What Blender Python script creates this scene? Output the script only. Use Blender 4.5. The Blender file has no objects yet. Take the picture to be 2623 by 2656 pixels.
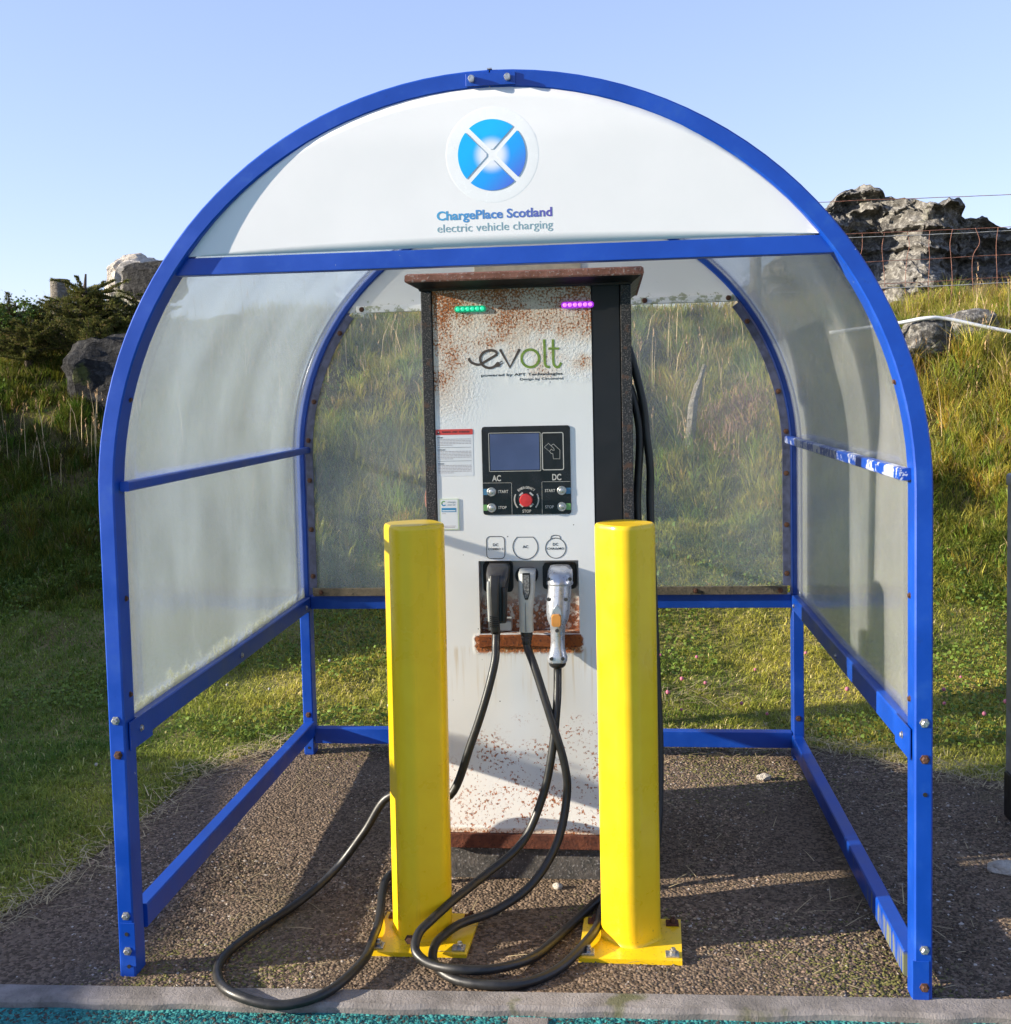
import bpy, bmesh, math, random
import numpy as np
from mathutils import Vector, Matrix, noise as mnoise

random.seed(7); rng = np.random.default_rng(11)
scene = bpy.context.scene
COL = scene.collection
R = math.radians

# ------------------------------------------------------------------ camera
CAM_LOC = Vector((0.27957, -2.82668, 1.55)); YAW, PITCH, ROLL = -0.10855, -0.0657, -0.02365
_f = Vector((math.sin(YAW)*math.cos(PITCH), math.cos(YAW)*math.cos(PITCH), math.sin(PITCH)))
_r = Vector((math.cos(YAW), -math.sin(YAW), 0)); _u = _r.cross(_f)
_r2 = _r*math.cos(ROLL) + _u*math.sin(ROLL); _u2 = -_r*math.sin(ROLL) + _u*math.cos(ROLL)
cam = bpy.data.cameras.new('camera'); cam_o = bpy.data.objects.new('camera', cam); COL.objects.link(cam_o)
_m = Matrix((( _r2.x, _u2.x, -_f.x, CAM_LOC.x), (_r2.y, _u2.y, -_f.y, CAM_LOC.y), (_r2.z, _u2.z, -_f.z, CAM_LOC.z), (0, 0, 0, 1)))
cam_o.matrix_world = _m
cam.sensor_fit = 'HORIZONTAL'; cam.sensor_width = 36; cam.lens = 36*2934.77/2623
cam.shift_x = 47.5/2623; cam.shift_y = -120.1/2623; cam.clip_start = 0.05; cam.clip_end = 3000
scene.camera = cam_o

# ------------------------------------------------------------------ light
SUN = Vector((1.0, 0.25, -0.305)).normalized()          # the way the sunlight travels
SUN_EL = math.asin(-SUN.z); SUN_AZ = math.atan2(-SUN.x, -SUN.y)
world = bpy.data.worlds.new('World'); scene.world = world; world.use_nodes = True
wn = world.node_tree.nodes; wl = world.node_tree.links
bg = wn['Background']; sky = wn.new('ShaderNodeTexSky'); sky.sky_type = 'NISHITA'; sky.sun_disc = False
sky.sun_elevation = SUN_EL; sky.sun_rotation = SUN_AZ; sky.altitude = 0; sky.air_density = 1.0; sky.dust_density = 0.12; sky.ozone_density = 3.0
tint = wn.new('ShaderNodeMix'); tint.data_type = 'RGBA'; tint.blend_type = 'MULTIPLY'; tint.inputs[0].default_value = 1; tint.inputs[7].default_value = (1.25, 1.22, 1.52, 1)   # white balance of the sky light
gam = wn.new('ShaderNodeGamma'); gam.inputs[1].default_value = .55; wl.new(sky.outputs[0], gam.inputs[0]); wl.new(gam.outputs[0], tint.inputs[6]); wl.new(tint.outputs[2], bg.inputs[0]); bg.inputs[1].default_value = 0.14
sun = bpy.data.lights.new('sun', 'SUN'); sun.energy = 5.0; sun.angle = R(0.5); sun.color = (1, 0.90, 0.74)
sun_o = bpy.data.objects.new('sun', sun); COL.objects.link(sun_o)
sun_o.rotation_euler = SUN.to_track_quat('-Z', 'Y').to_euler(); sun_o.location = (-8, -4, 6)
scene.view_settings.view_transform = 'Standard'; scene.view_settings.look = 'None'
scene.view_settings.exposure = 1.32; scene.view_settings.gamma = 1.0; scene.view_settings.use_curve_mapping = False
scene.cycles.max_bounces = 10; scene.cycles.transparent_max_bounces = 24; scene.cycles.use_denoising = True

# ------------------------------------------------------------------ materials
class NT:
    def __init__(s, name):
        s.m = bpy.data.materials.new(name); s.m.use_nodes = True; s.t = s.m.node_tree
        s.t.nodes.clear(); s.out = s.t.nodes.new('ShaderNodeOutputMaterial')
    def n(s, typ, props=None, **ins):
        nd = s.t.nodes.new('ShaderNode' + typ)
        for k, v in (props or {}).items(): setattr(nd, k, v)
        for k, v in ins.items():
            key = int(k[1:]) if k[0] == 'i' and k[1:].isdigit() else k.replace('_', ' ')
            s.put(nd.inputs[key], v)
        return nd
    def put(s, sock, v):
        if hasattr(v, 'outputs'): v = v.outputs[0]
        if isinstance(v, bpy.types.NodeSocket): s.t.links.new(v, sock)
        else:
            if isinstance(v, tuple) and len(v) == 3 and sock.type == 'RGBA': v = (*v, 1)
            sock.default_value = v
    def coord(s, kind='Object'): return s.n('TexCoord').outputs[kind]
    def noise(s, scale, detail=4, rough=.55, vec=None, dist=0.0):
        nd = s.n('TexNoise', None, Scale=scale, Detail=detail, Roughness=rough, Distortion=dist)
        s.put(nd.inputs['Vector'], vec if vec is not None else s.coord()); return nd.outputs['Fac']
    def vor(s, scale, vec=None, feat='F1', out='Distance'):
        nd = s.n('TexVoronoi', {'feature': feat}, Scale=scale)
        s.put(nd.inputs['Vector'], vec if vec is not None else s.coord()); return nd.outputs[out]
    def mr(s, v, a, b, c=0.0, d=1.0, smooth=True):
        nd = s.n('MapRange', {'interpolation_type': 'SMOOTHSTEP' if smooth else 'LINEAR', 'clamp': True})
        for i, x in enumerate((v, a, b, c, d)): s.put(nd.inputs[i], x)
        return nd.outputs[0]
    def math(s, op, a, b=0.0, clamp=False):
        nd = s.n('Math', {'operation': op, 'use_clamp': clamp}); s.put(nd.inputs[0], a); s.put(nd.inputs[1], b); return nd.outputs[0]
    def mix(s, f, a, b):
        nd = s.n('Mix', {'data_type': 'RGBA'}); s.put(nd.inputs[0], f); s.put(nd.inputs[6], a); s.put(nd.inputs[7], b); return nd.outputs[2]
    def xyz(s, kind='Object'):
        nd = s.n('SeparateXYZ'); s.put(nd.inputs[0], s.coord(kind)); return nd.outputs
    def bump(s, h, strength=.5, dist=.002, normal=None):
        nd = s.n('Bump', None, Strength=strength, Distance=dist); s.put(nd.inputs['Height'], h)
        if normal is not None: s.put(nd.inputs['Normal'], normal)
        return nd.outputs[0]
    def pbr(s, col, rough=.5, metal=0.0, normal=None, spec=.5, **kw):
        nd = s.n('BsdfPrincipled'); s.put(nd.inputs['Base Color'], col); s.put(nd.inputs['Roughness'], rough)
        s.put(nd.inputs['Metallic'], metal); s.put(nd.inputs['Specular IOR Level'], spec)
        if normal is not None: s.put(nd.inputs['Normal'], normal)
        for k, v in kw.items(): s.put(nd.inputs[k.replace('_', ' ')], v)
        return nd
    def end(s, sh):
        s.put(s.out.inputs['Surface'], sh); return s.m

def plain(name, col, rough=.5, metal=0.0, var=.12, scale=25, bump=.15, bdist=.001, spec=.5):
    t = NT(name); f = t.noise(scale, 5)
    c = t.mix(t.mr(f, .3, .7), tuple(x*(1-var) for x in col), tuple(min(1, x*(1+var)) for x in col))
    return t.end(t.pbr(c, t.mr(f, .2, .8, max(.02, rough-.08), rough+.08), metal, t.bump(t.noise(scale*6, 3), bump, bdist), spec))

MAT = {}
def paint_blue(name, flake=0.0, algae=0.0):
    t = NT(name); n1 = t.noise(7, 4); n2 = t.noise(60, 5, .65)
    c = t.mix(t.mr(n1, .3, .7), (.0012, .044, .31), (.0018, .056, .38))
    c = t.mix(t.mr(t.noise(14, 6, .7), .52, .78, 0, .5), c, (.022, .095, .34)); c = t.mix(t.mr(t.noise(32, 6, .75), .62, .72, 0, .45), c, (.010, .030, .14))
    chip = t.mr(t.math('ADD', t.math('MULTIPLY', n2, .75), t.math('MULTIPLY', t.noise(5, 3), .25)), .70 - flake, .72 - flake) if flake < .1 else t.math('MULTIPLY', t.mr(t.math('ADD', t.math('MULTIPLY', t.noise(48, 5, .7), .5), t.math('MULTIPLY', t.noise(7, 3), .5)), .50, .53), .75)
    c = t.mix(chip, c, (.62, .64, .66))
    if algae:
        st = t.n('Mapping', None); t.put(st.inputs[0], t.coord()); st.inputs['Scale'].default_value = (10, 26, 3)
        a = t.math('MULTIPLY', t.mr(t.math('ADD', t.noise(1.6, 5, .6, st.outputs[0]), t.mr(t.xyz()[1], -.15, -.88, 0, .26, False)), .62, .80, 0, .8), t.mr(t.xyz()[2], .097, .080))
        c = t.mix(a, c, (.22, .22, .035))
    return t.end(t.pbr(c, t.mr(n1, .2, .8, .30, .48), 0, t.bump(t.math('SUBTRACT', t.noise(90, 4), t.math('MULTIPLY', chip, .8)), .22, .0012), .5))
MAT['strip'] = plain('dull_blue_grey_strip', (.060, .068, .13), .5, var=.35, scale=30, bump=.2)
MAT['blue'] = paint_blue('blue_paint', .012)
MAT['blue_worn'] = paint_blue('blue_paint_flaking', .145)
MAT['blue_algae'] = paint_blue('blue_paint_algae', -.05, 1)

def mk_white_sheet():
    t = NT('white_sheet'); n = t.noise(3, 5)
    c = t.mix(t.mr(n, .35, .7), (.76, .745, .74), (.72, .71, .705))
    sp = t.mr(t.vor(26, None, 'F1'), .02, .035, 1, 0); gate = t.mr(t.noise(4, 2), .56, .62)
    c = t.mix(t.math('MULTIPLY', t.math('MULTIPLY', sp, gate), .35), c, (.45, .43, .40))
    return t.end(t.pbr(c, .40, 0, t.bump(t.noise(160, 2), .03, .001), .4))
MAT['white'] = mk_white_sheet()
def mk_back_sheet():
    t = NT('weathered_back_sheet'); z = t.xyz()[2]; x = t.xyz()[0]
    a = t.mr(t.math('ADD', t.noise(30, 5, .65), t.mr(z, 1.90, 1.97, .24, 0, False)), .70, .80, 0, .7)
    c = t.mix(a, (.86, .85, .82), (.22, .24, .07)); c = t.mix(t.mr(t.noise(80, 4), .72, .76), c, (.15, .13, .08))
    return t.end(t.pbr(c, .5, 0, t.bump(t.noise(60, 3), .1), .4))
MAT['white_back'] = mk_back_sheet()
MAT['beige'] = plain('beige_patch', (.62, .52, .38), .6)

def panel_mat(name, clear, tint, algae_z=None, haze=(.62, .66, .66)):
    t = NT(name)
    mp = t.n('Mapping', None); t.put(mp.inputs[0], t.coord()); mp.inputs['Scale'].default_value = (1, 1.4, .8)
    streak = t.noise(1.6, 5, .6, mp.outputs[0]); blotch = t.noise(1.3, 3)
    mp2 = t.n('Mapping', None); t.put(mp2.inputs[0], t.coord()); mp2.inputs['Scale'].default_value = (20, 60, 6); mp2.inputs['Rotation'].default_value = (.5, 0, .2)
    scr = t.mr(t.noise(2.2, 6, .75, mp2.outputs[0], .6), .70, .76)
    fac = t.mr(t.math('ADD', t.math('MULTIPLY', streak, .6), t.math('MULTIPLY', blotch, .4)), .3, .7, clear-.10, clear+.10, False)
    fac = t.math('MULTIPLY', fac, t.math('SUBTRACT', 1.0, t.math('MULTIPLY', scr, .45)))
    hz = t.mix(t.mr(streak, .35, .65), haze, tuple(x*.86 for x in haze))
    if algae_z is not None:
        a = t.mr(t.math('ADD', t.math('MULTIPLY', t.noise(16, 7, .8), .26), t.xyz()[2]), algae_z+.150, algae_z+.100, 0, .62)
        hz = t.mix(a, hz, (.34, .33, .08)); fac = t.math('MULTIPLY', fac, t.math('SUBTRACT', 1.0, a))
    bn = t.bump(t.noise(4, 2), .25, .01)
    tr = t.n('BsdfTransparent', None, Color=tint)
    di = t.n('BsdfDiffuse', None, Color=hz, Normal=bn); tl = t.n('BsdfTranslucent', None, Color=hz, Normal=bn)
    body = t.n('MixShader', None, i0=.62, i1=di.outputs[0], i2=tl.outputs[0])
    m1 = t.n('MixShader', None, i0=fac, i1=body.outputs[0], i2=tr.outputs[0])
    fr = t.n('Fresnel', None, IOR=1.45, Normal=bn)
    gl = t.n('BsdfGlossy', None, Roughness=.16, Color=(.9, .9, .9), Normal=bn)
    m2 = t.n('MixShader', None, i0=t.math('MULTIPLY', fr.outputs[0], .7), i1=m1.outputs[0], i2=gl.outputs[0])
    return t.end(m2.outputs[0])
MAT['poly_l'] = panel_mat('scuffed_polycarbonate', .80, (.95, .97, .98), .715, (.50, .59, .68))
MAT['poly_r'] = panel_mat('dusty_polycarbonate', .76, (.96, .97, .96), None, (.80, .82, .82))
MAT['poly_b'] = panel_mat('clear_polycarbonate', .81, (.97, .98, .97), None, (.80, .84, .86))

def mk_charger_plate():
    t = NT('rust_blistered_white_plate'); X, Y, Z = t.xyz()
    big = t.noise(7, 3)
    top = t.mr(t.math('ADD', Z, t.math('MULTIPLY', t.math('SUBTRACT', big, .5), .5)), 1.50, 1.80)
    left = t.math('MULTIPLY', t.mr(Z, 1.36, 1.58), t.mr(X, -.02, -.24))
    bot = t.math('MULTIPLY', t.mr(t.math('ADD', Z, t.math('MULTIPLY', t.math('SUBTRACT', big, .5), .6)), .66, .30), t.mr(X, -.26, -.02, .45, .80))
    fr = t.math('MULTIPLY', t.mr(Z, .715, .750), t.mr(Z, .80, .775)); fr = t.math('MULTIPLY', fr, t.math('MULTIPLY', t.mr(X, -.165, -.14), t.mr(X, .20, .175)))
    hem = t.mr(Z, .185, .16, 0, .9); inb = t.math('MULTIPLY', t.mr(Y, -.292, -.285), t.mr(Z, .98, .84, 0, .62)); fr = t.math('MAXIMUM', fr, inb)
    mask = t.math('MAXIMUM', t.math('MAXIMUM', t.math('MAXIMUM', top, t.math('MULTIPLY', left, .9)), t.math('MULTIPLY', bot, .25)), t.math('MAXIMUM', fr, hem))
    sp = t.noise(150, 5, .68); patch = t.noise(12, 3)
    val = t.math('ADD', t.math('ADD', t.math('MULTIPLY', sp, .8), t.math('MULTIPLY', patch, .34)), t.math('MULTIPLY', mask, .30))
    rust = t.math('MULTIPLY', t.mr(val, .80, .92), t.mr(mask, .05, .3))
    paint = t.mix(t.mr(t.noise(3, 3), .3, .7), (.77, .755, .725), (.81, .795, .765))
    stain = t.mr(t.math('ADD', mask, t.math('MULTIPLY', patch, .6)), .6, 1.25, 0, .55)
    c = t.mix(stain, paint, (.60, .40, .22))
    rcol = t.mix(t.mr(t.noise(160, 3), .36, .54), (.070, .024, .010), (.40, .108, .014))
    rust2 = t.math('MULTIPLY', t.mr(t.math('ADD', t.noise(125, 5, .64), t.math('MULTIPLY', t.math('SUBTRACT', patch, .5), .36)), .56, .62), t.mr(bot, .25, .6))
    rust = t.math('MAXIMUM', t.math('MAXIMUM', rust, rust2), t.math('MULTIPLY', t.mr(t.math('ADD', t.noise(70, 4, .6), t.math('MULTIPLY', fr, .22)), .56, .62), t.mr(fr, .2, .7)))
    c = t.mix(t.math('MULTIPLY', rust, .95), c, rcol)
    # rust runs under the connector bay
    st = t.n('Mapping', None); t.put(st.inputs[0], t.coord()); st.inputs['Scale'].default_value = (60, 60, 3)
    run = t.math('MULTIPLY', t.mr(t.noise(1, 3, .5, st.outputs[0]), .5, .66), t.math('MULTIPLY', t.mr(Z, .52, .74), t.mr(Z, .76, .74)))
    c = t.mix(t.math('MULTIPLY', run, .45), c, (.52, .36, .14))
    dots = t.math('MULTIPLY', t.mr(t.vor(42), .06, .10, 1, 0), t.mr(t.noise(16, 2), .60, .64)); c = t.mix(dots, c, (.06, .055, .05))
    blis = t.math('MULTIPLY', t.noise(120, 4, .6), t.mr(mask, .02, .6, .02, 1.0))
    h = t.math('ADD', blis, t.math('MULTIPLY', t.noise(300, 2), .04))
    return t.end(t.pbr(c, t.mr(rust, 0, 1, .38, .85), 0, t.bump(h, .6, .005), .4))
MAT['plate'] = mk_charger_plate()
def mk_trim():
    t = NT('speckled_black_trim'); s = t.noise(230, 4, .75)
    c = t.mix(t.mr(s, .52, .62), (.010, .010, .011), (.15, .13, .12)); c = t.mix(t.mr(t.noise(40, 4), .56, .68), c, (.085, .04, .022))
    return t.end(t.pbr(c, .6, 0, t.bump(s, .5, .002)))
MAT['trim'] = mk_trim()
def mk_rust(name, a, b, c3):
    t = NT(name); n1 = t.noise(28, 6, .65); n2 = t.noise(120, 4)
    c = t.mix(t.mr(n1, .35, .65), a, b); c = t.mix(t.mr(n2, .55, .7), c, c3)
    return t.end(t.pbr(c, .85, 0, t.bump(t.math('ADD', n1, t.math('MULTIPLY', n2, .6)), .7, .004), .3))
MAT['rust'] = mk_rust('rusted_steel', (.075, .024, .015), (.13, .042, .022), (.04, .018, .014))
MAT['rust_red'] = mk_rust('rust_red_cap', (.20, .085, .06), (.28, .13, .10), (.42, .33, .30))
MAT['rust_lip'] = mk_rust('orange_rust', (.17, .048, .016), (.28, .08, .018), (.045, .022, .018))
MAT['dark_batten'] = mk_rust('grimy_batten', (.10, .085, .06), (.16, .13, .09), (.045, .04, .035))
MAT['plinth'] = mk_rust('stained_plinth', (.05, .048, .045), (.10, .09, .082), (.26, .25, .24))
MAT['black'] = plain('black_paint', (.0075, .007, .0075), .45, var=.2, bump=.06)
MAT['rubber'] = plain('black_rubber', (.016, .0155, .015), .42, var=.25, scale=40, bump=.12)
MAT['dark_plastic'] = plain('charcoal_plastic', (.045, .042, .042), .36, var=.2, scale=60, bump=.1)
MAT['grey_plastic'] = plain('pale_grey_plastic', (.50, .50, .47), .38, var=.08, bump=.05)
MAT['silver'] = plain('silver_cast_plastic', (.52, .53, .57), .30, .55, var=.10, scale=50, bump=.06)
MAT['orange'] = plain('orange_trigger', (.62, .27, .06), .4, var=.1)
MAT['knurl'] = plain('worn_grip_inlay', (.16, .16, .16), .5, var=.6, scale=160, bump=.5)
MAT['steel'] = plain('zinc_bolt', (.45, .44, .42), .38, .85, var=.25, scale=200)
MAT['rust_bolt'] = plain('rusty_bolt', (.085, .036, .02), .8, .1, var=.5, scale=200, bump=.5)
MAT['chrome'] = plain('brushed_button_steel', (.55, .53, .49), .42, .9, var=.1, scale=120)
MAT['hole'] = plain('dark_hole', (.008, .008, .009), .9)
MAT['red'] = plain('red_button', (.55, .03, .03), .35, var=.1)
MAT['ui'] = plain('black_glass_panel', (.010, .0105, .013), .22, var=.15, bump=.02)
MAT['screen'] = plain('blue_grey_screen', (.075, .10, .20), .14, var=.12, scale=6, bump=.02)
MAT['line'] = plain('cream_print', (.50, .47, .41), .5, var=.05)
MAT['teal_tab'] = plain('blue_tab', (.05, .17, .29), .5, var=.05)
MAT['green_tab'] = plain('green_tab', (.15, .34, .11), .5, var=.05)
MAT['sticker'] = plain('white_sticker', (.72, .72, .72), .4, var=.03)
MAT['sticker_red'] = plain('red_sticker', (.62, .06, .05), .4, var=.05)
MAT['ink'] = plain('dark_ink', (.03, .03, .033), .6, var=.05)
MAT['ink_faint'] = plain('small_print', (.40, .36, .36), .6, var=.1, scale=300)
MAT['ink_grey'] = plain('grey_ink', (.30, .36, .38), .6, var=.05)
MAT['sky_blue'] = plain('blue_label', (.03, .24, .45), .5, var=.05)
MAT['pale_green'] = plain('pale_green_card', (.55, .62, .42), .5, var=.05)
MAT['logo_brown'] = plain('brown_print', (.075, .055, .042), .5, var=.2, scale=90, bump=.4)
MAT['logo_green'] = plain('green_print', (.17, .26, .035), .5, var=.25, scale=90, bump=.4)
MAT['teal_print'] = plain('teal_print', (.22, .35, .39), .5, var=.05)
MAT['rim'] = plain('pale_plastic_disc', (.76, .76, .76), .25, var=.02, bump=.02)

def mk_yellow():
    t = NT('yellow_bollard_paint'); n = t.noise(9, 4); z = t.xyz()[2]
    c = t.mix(t.mr(n, .3, .7), (.80, .50, .009), (.85, .555, .012))
    d = t.mr(t.math('ADD', t.math('MULTIPLY', t.noise(120, 4, .7), .8), t.mr(z, .0, .30, .20, 0, False)), .66, .76, 0, .75)
    c = t.mix(d, c, (.20, .12, .03))
    mp = t.n('Mapping', None); t.put(mp.inputs[0], t.coord()); mp.inputs['Scale'].default_value = (40, 40, 4)
    c = t.mix(t.mr(t.noise(1.0, 5, .6, mp.outputs[0]), .60, .78, 0, .28), c, (.42, .27, .02))
    sc = t.mr(t.noise(70, 4, .7), .72, .76, 0, .5); c = t.mix(sc, c, (.55, .45, .12))
    return t.end(t.pbr(c, t.mr(n, .2, .8, .24, .36), 0, t.bump(t.noise(12, 2), .10, .01), .5))
MAT['yellow'] = mk_yellow()

def mk_gradient(name, stops, x0, x1, mix_z=0.0):
    t = NT(name); X, Y, Z = t.xyz()
    v = t.math('SUBTRACT', X, t.math('MULTIPLY', Z, mix_z))
    f = t.mr(v, x0, x1, 0, 1, False); rp = t.n('ValToRGB'); t.put(rp.inputs[0], f)
    e = rp.color_ramp.elements; e[0].color = (*stops[0], 1); e[1].color = (*stops[-1], 1)
    for i, c in enumerate(stops[1:-1]): k = e.new((i+1)/(len(stops)-1)); k.color = (*c, 1)
    return t, rp.outputs[0]
t, c = mk_gradient('lettering_blue_to_violet', [(.06, .32, .56), (.07, .20, .50), (.10, .08, .36)], -.145, .147)
MAT['sign_text'] = t.end(t.pbr(c, .4))
t, c = mk_gradient('emblem_blue', [(.0, .40, .80), (.01, .30, .78), (.10, .05, .52)], -2.20, -1.97, 1.0)
X, Y, Z = t.xyz()
dd = t.math('SQRT', t.math('ADD', t.math('POWER', X, 2.0), t.math('POWER', t.math('SUBTRACT', Z, 2.134), 2.0)))
MAT['emblem'] = t.end(t.pbr(t.mix(t.mr(dd, .022, .05), (.72, .74, .80), c), .4))

def led_mat(name, col, e):
    t = NT(name); return t.end(t.pbr(tuple(x*.5 for x in col), .3, Emission_Color=col, Emission_Strength=e))
MAT['led_g'] = led_mat('green_led', (.03, .80, .40), .38); MAT['led_gb'] = led_mat('green_lens', (.0, .40, .20), .22)
MAT['led_p'] = led_mat('violet_led', (.70, .20, 1.0), .55); MAT['led_pb'] = led_mat('violet_lens', (.40, .03, .75), .32)

def mk_tarmac():
    t = NT('old_tarmac'); v = t.vor(110, None, 'F1', 'Color'); dst = t.vor(110); n = t.noise(2.2, 5)
    sep = t.n('SeparateColor'); t.put(sep.inputs[0], v)
    c = t.mix(t.mr(sep.outputs[0], .0, 1.0), (.064, .045, .030), (.21, .15, .105))
    c = t.mix(t.mr(n, .45, .7, 0, .5), c, (.12, .088, .055)); c = t.mix(t.mr(t.noise(1.1, 4), .58, .72, 0, .6), c, (.105, .095, .035))
    h = t.math('ADD', t.math('MULTIPLY', t.math('SUBTRACT', .6, dst), .7), t.noise(40, 5))
    return t.end(t.pbr(c, .9, 0, t.bump(h, 1.0, .008), .25))
MAT['tarmac'] = mk_tarmac()
def mk_teal():
    t = NT('teal_painted_tarmac'); v = t.vor(95, None, 'F1', 'Color'); dst = t.vor(95); sep = t.n('SeparateColor'); t.put(sep.inputs[0], v)
    c = t.mix(sep.outputs[0], (.02, .155, .155), (.05, .26, .25)); c = t.mix(t.mr(t.noise(30, 5, .7), .54, .62), c, (.045, .04, .036))
    return t.end(t.pbr(c, .8, 0, t.bump(t.math('SUBTRACT', .6, dst), 1.0, .008), .3))
MAT['teal'] = mk_teal()
def mk_concrete():
    t = NT('weathered_concrete'); n = t.noise(8, 6, .65); s = t.noise(160, 4, .7)
    c = t.mix(t.mr(n, .3, .7), (.15, .135, .122), (.30, .27, .25)); c = t.mix(t.mr(s, .58, .66, 0, .6), c, (.14, .12, .11))
    c = t.mix(t.mr(t.noise(5, 4), .62, .70, 0, .7), c, (.10, .105, .03))
    return t.end(t.pbr(c, .9, 0, t.bump(t.math('ADD', s, n), .8, .005), .25))
MAT['concrete'] = mk_concrete()
def mk_soil():
    t = NT('turf_soil'); n = t.noise(5, 6); 
    c = t.mix(t.mr(n, .3, .7), (.15, .15, .045), (.24, .20, .085)); c = t.mix(t.mr(t.noise(2, 4), .55, .7), c, (.17, .13, .06))
    c = t.mix(t.mr(t.xyz()[2], .25, .7), c, t.mix(t.mr(n, .35, .65), (.055, .042, .022), (.14, .11, .045)))
    return t.end(t.pbr(c, .95, 0, t.bump(t.noise(30, 5), .8, .02), .1))
MAT['soil'] = mk_soil()
def mk_attr(name, rough=.6, transl=.3, spec=.25, bump=0):
    t = NT(name); a = t.n('Attribute', {'attribute_name': 'col'}).outputs['Color']
    p = t.pbr(a, rough, spec=spec, normal=t.bump(t.noise(150, 3), bump, .002) if bump else None)
    if transl:
        tl = t.n('BsdfTranslucent', None, Color=a); mx = t.n('MixShader', None, i0=transl, i1=p.outputs[0], i2=tl.outputs[0]); return t.end(mx.outputs[0])
    return t.end(p)
MAT['blade'] = mk_attr('grass_blades', .5, .45); MAT['chips'] = mk_attr('stone_chips', .8, 0, .3, .5)
MAT['straw'] = mk_attr('dry_straw', .7, .15)
def mk_rock(name, a, b, lich, amt):
    t = NT(name); n = t.noise(2.5, 7, .65); f = t.noise(18, 6, .7)
    st = t.n('Mapping', None); t.put(st.inputs[0], t.coord()); st.inputs['Scale'].default_value = (1, 1, 5)
    strata = t.noise(4, 5, .6, st.outputs[0])
    c = t.mix(t.mr(n, .3, .7), a, b); c = t.mix(t.mr(f, .45, .62, 0, amt), c, lich)
    c = t.mix(t.mr(t.math('ADD', t.noise(3, 4), t.math('MULTIPLY', f, .3)), .78, .86, 0, .8), c, (.10, .11, .03))
    return t.end(t.pbr(c, .92, 0, t.bump(t.math('ADD', strata, t.math('MULTIPLY', f, .8)), 1.0, .06), .2))
MAT['rock'] = mk_rock('grey_lichen_rock', (.075, .070, .065), (.16, .15, .135), (.44, .42, .38), .62)
MAT['rock_dark'] = mk_rock('dark_rock', (.055, .055, .058), (.10, .10, .10), (.34, .34, .33), .25)
MAT['rock_black'] = mk_rock('blackish_rock', (.014, .014, .015), (.030, .029, .029), (.30, .30, .29), .12)  # colour darkened to stand in for shade on the left boulder
MAT['rock_pale'] = mk_rock('pale_rock', (.52, .47, .41), (.62, .57, .50), (.22, .18, .15), .4)
MAT['wood'] = mk_rock('weathered_wood', (.16, .14, .115), (.24, .21, .17), (.34, .32, .28), .4)
MAT['wire'] = plain('rusty_wire', (.22, .10, .07), .7, .2, var=.4)
MAT['wire_new'] = plain('galvanised_wire', (.42, .42, .41), .5, .6, var=.2)
MAT['pipe'] = plain('white_pipe', (.72, .73, .74), .4, var=.05)
MAT['galv'] = plain('galvanised_post', (.27, .27, .28), .5, .35, var=.2, scale=14)
MAT['bark'] = plain('bark', (.07, .05, .035), .9, var=.4, bump=.8, bdist=.01)
MAT['needle'] = mk_attr('spruce_needles', .55, .15); MAT['leaf'] = mk_attr('leaves', .5, .3)
MAT['clover'] = plain('pink_clover', (.40, .12, .18), .7, var=.25, scale=300)
MAT['cloverw'] = plain('white_clover', (.34, .32, .27), .8, var=.2, scale=300)

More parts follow.
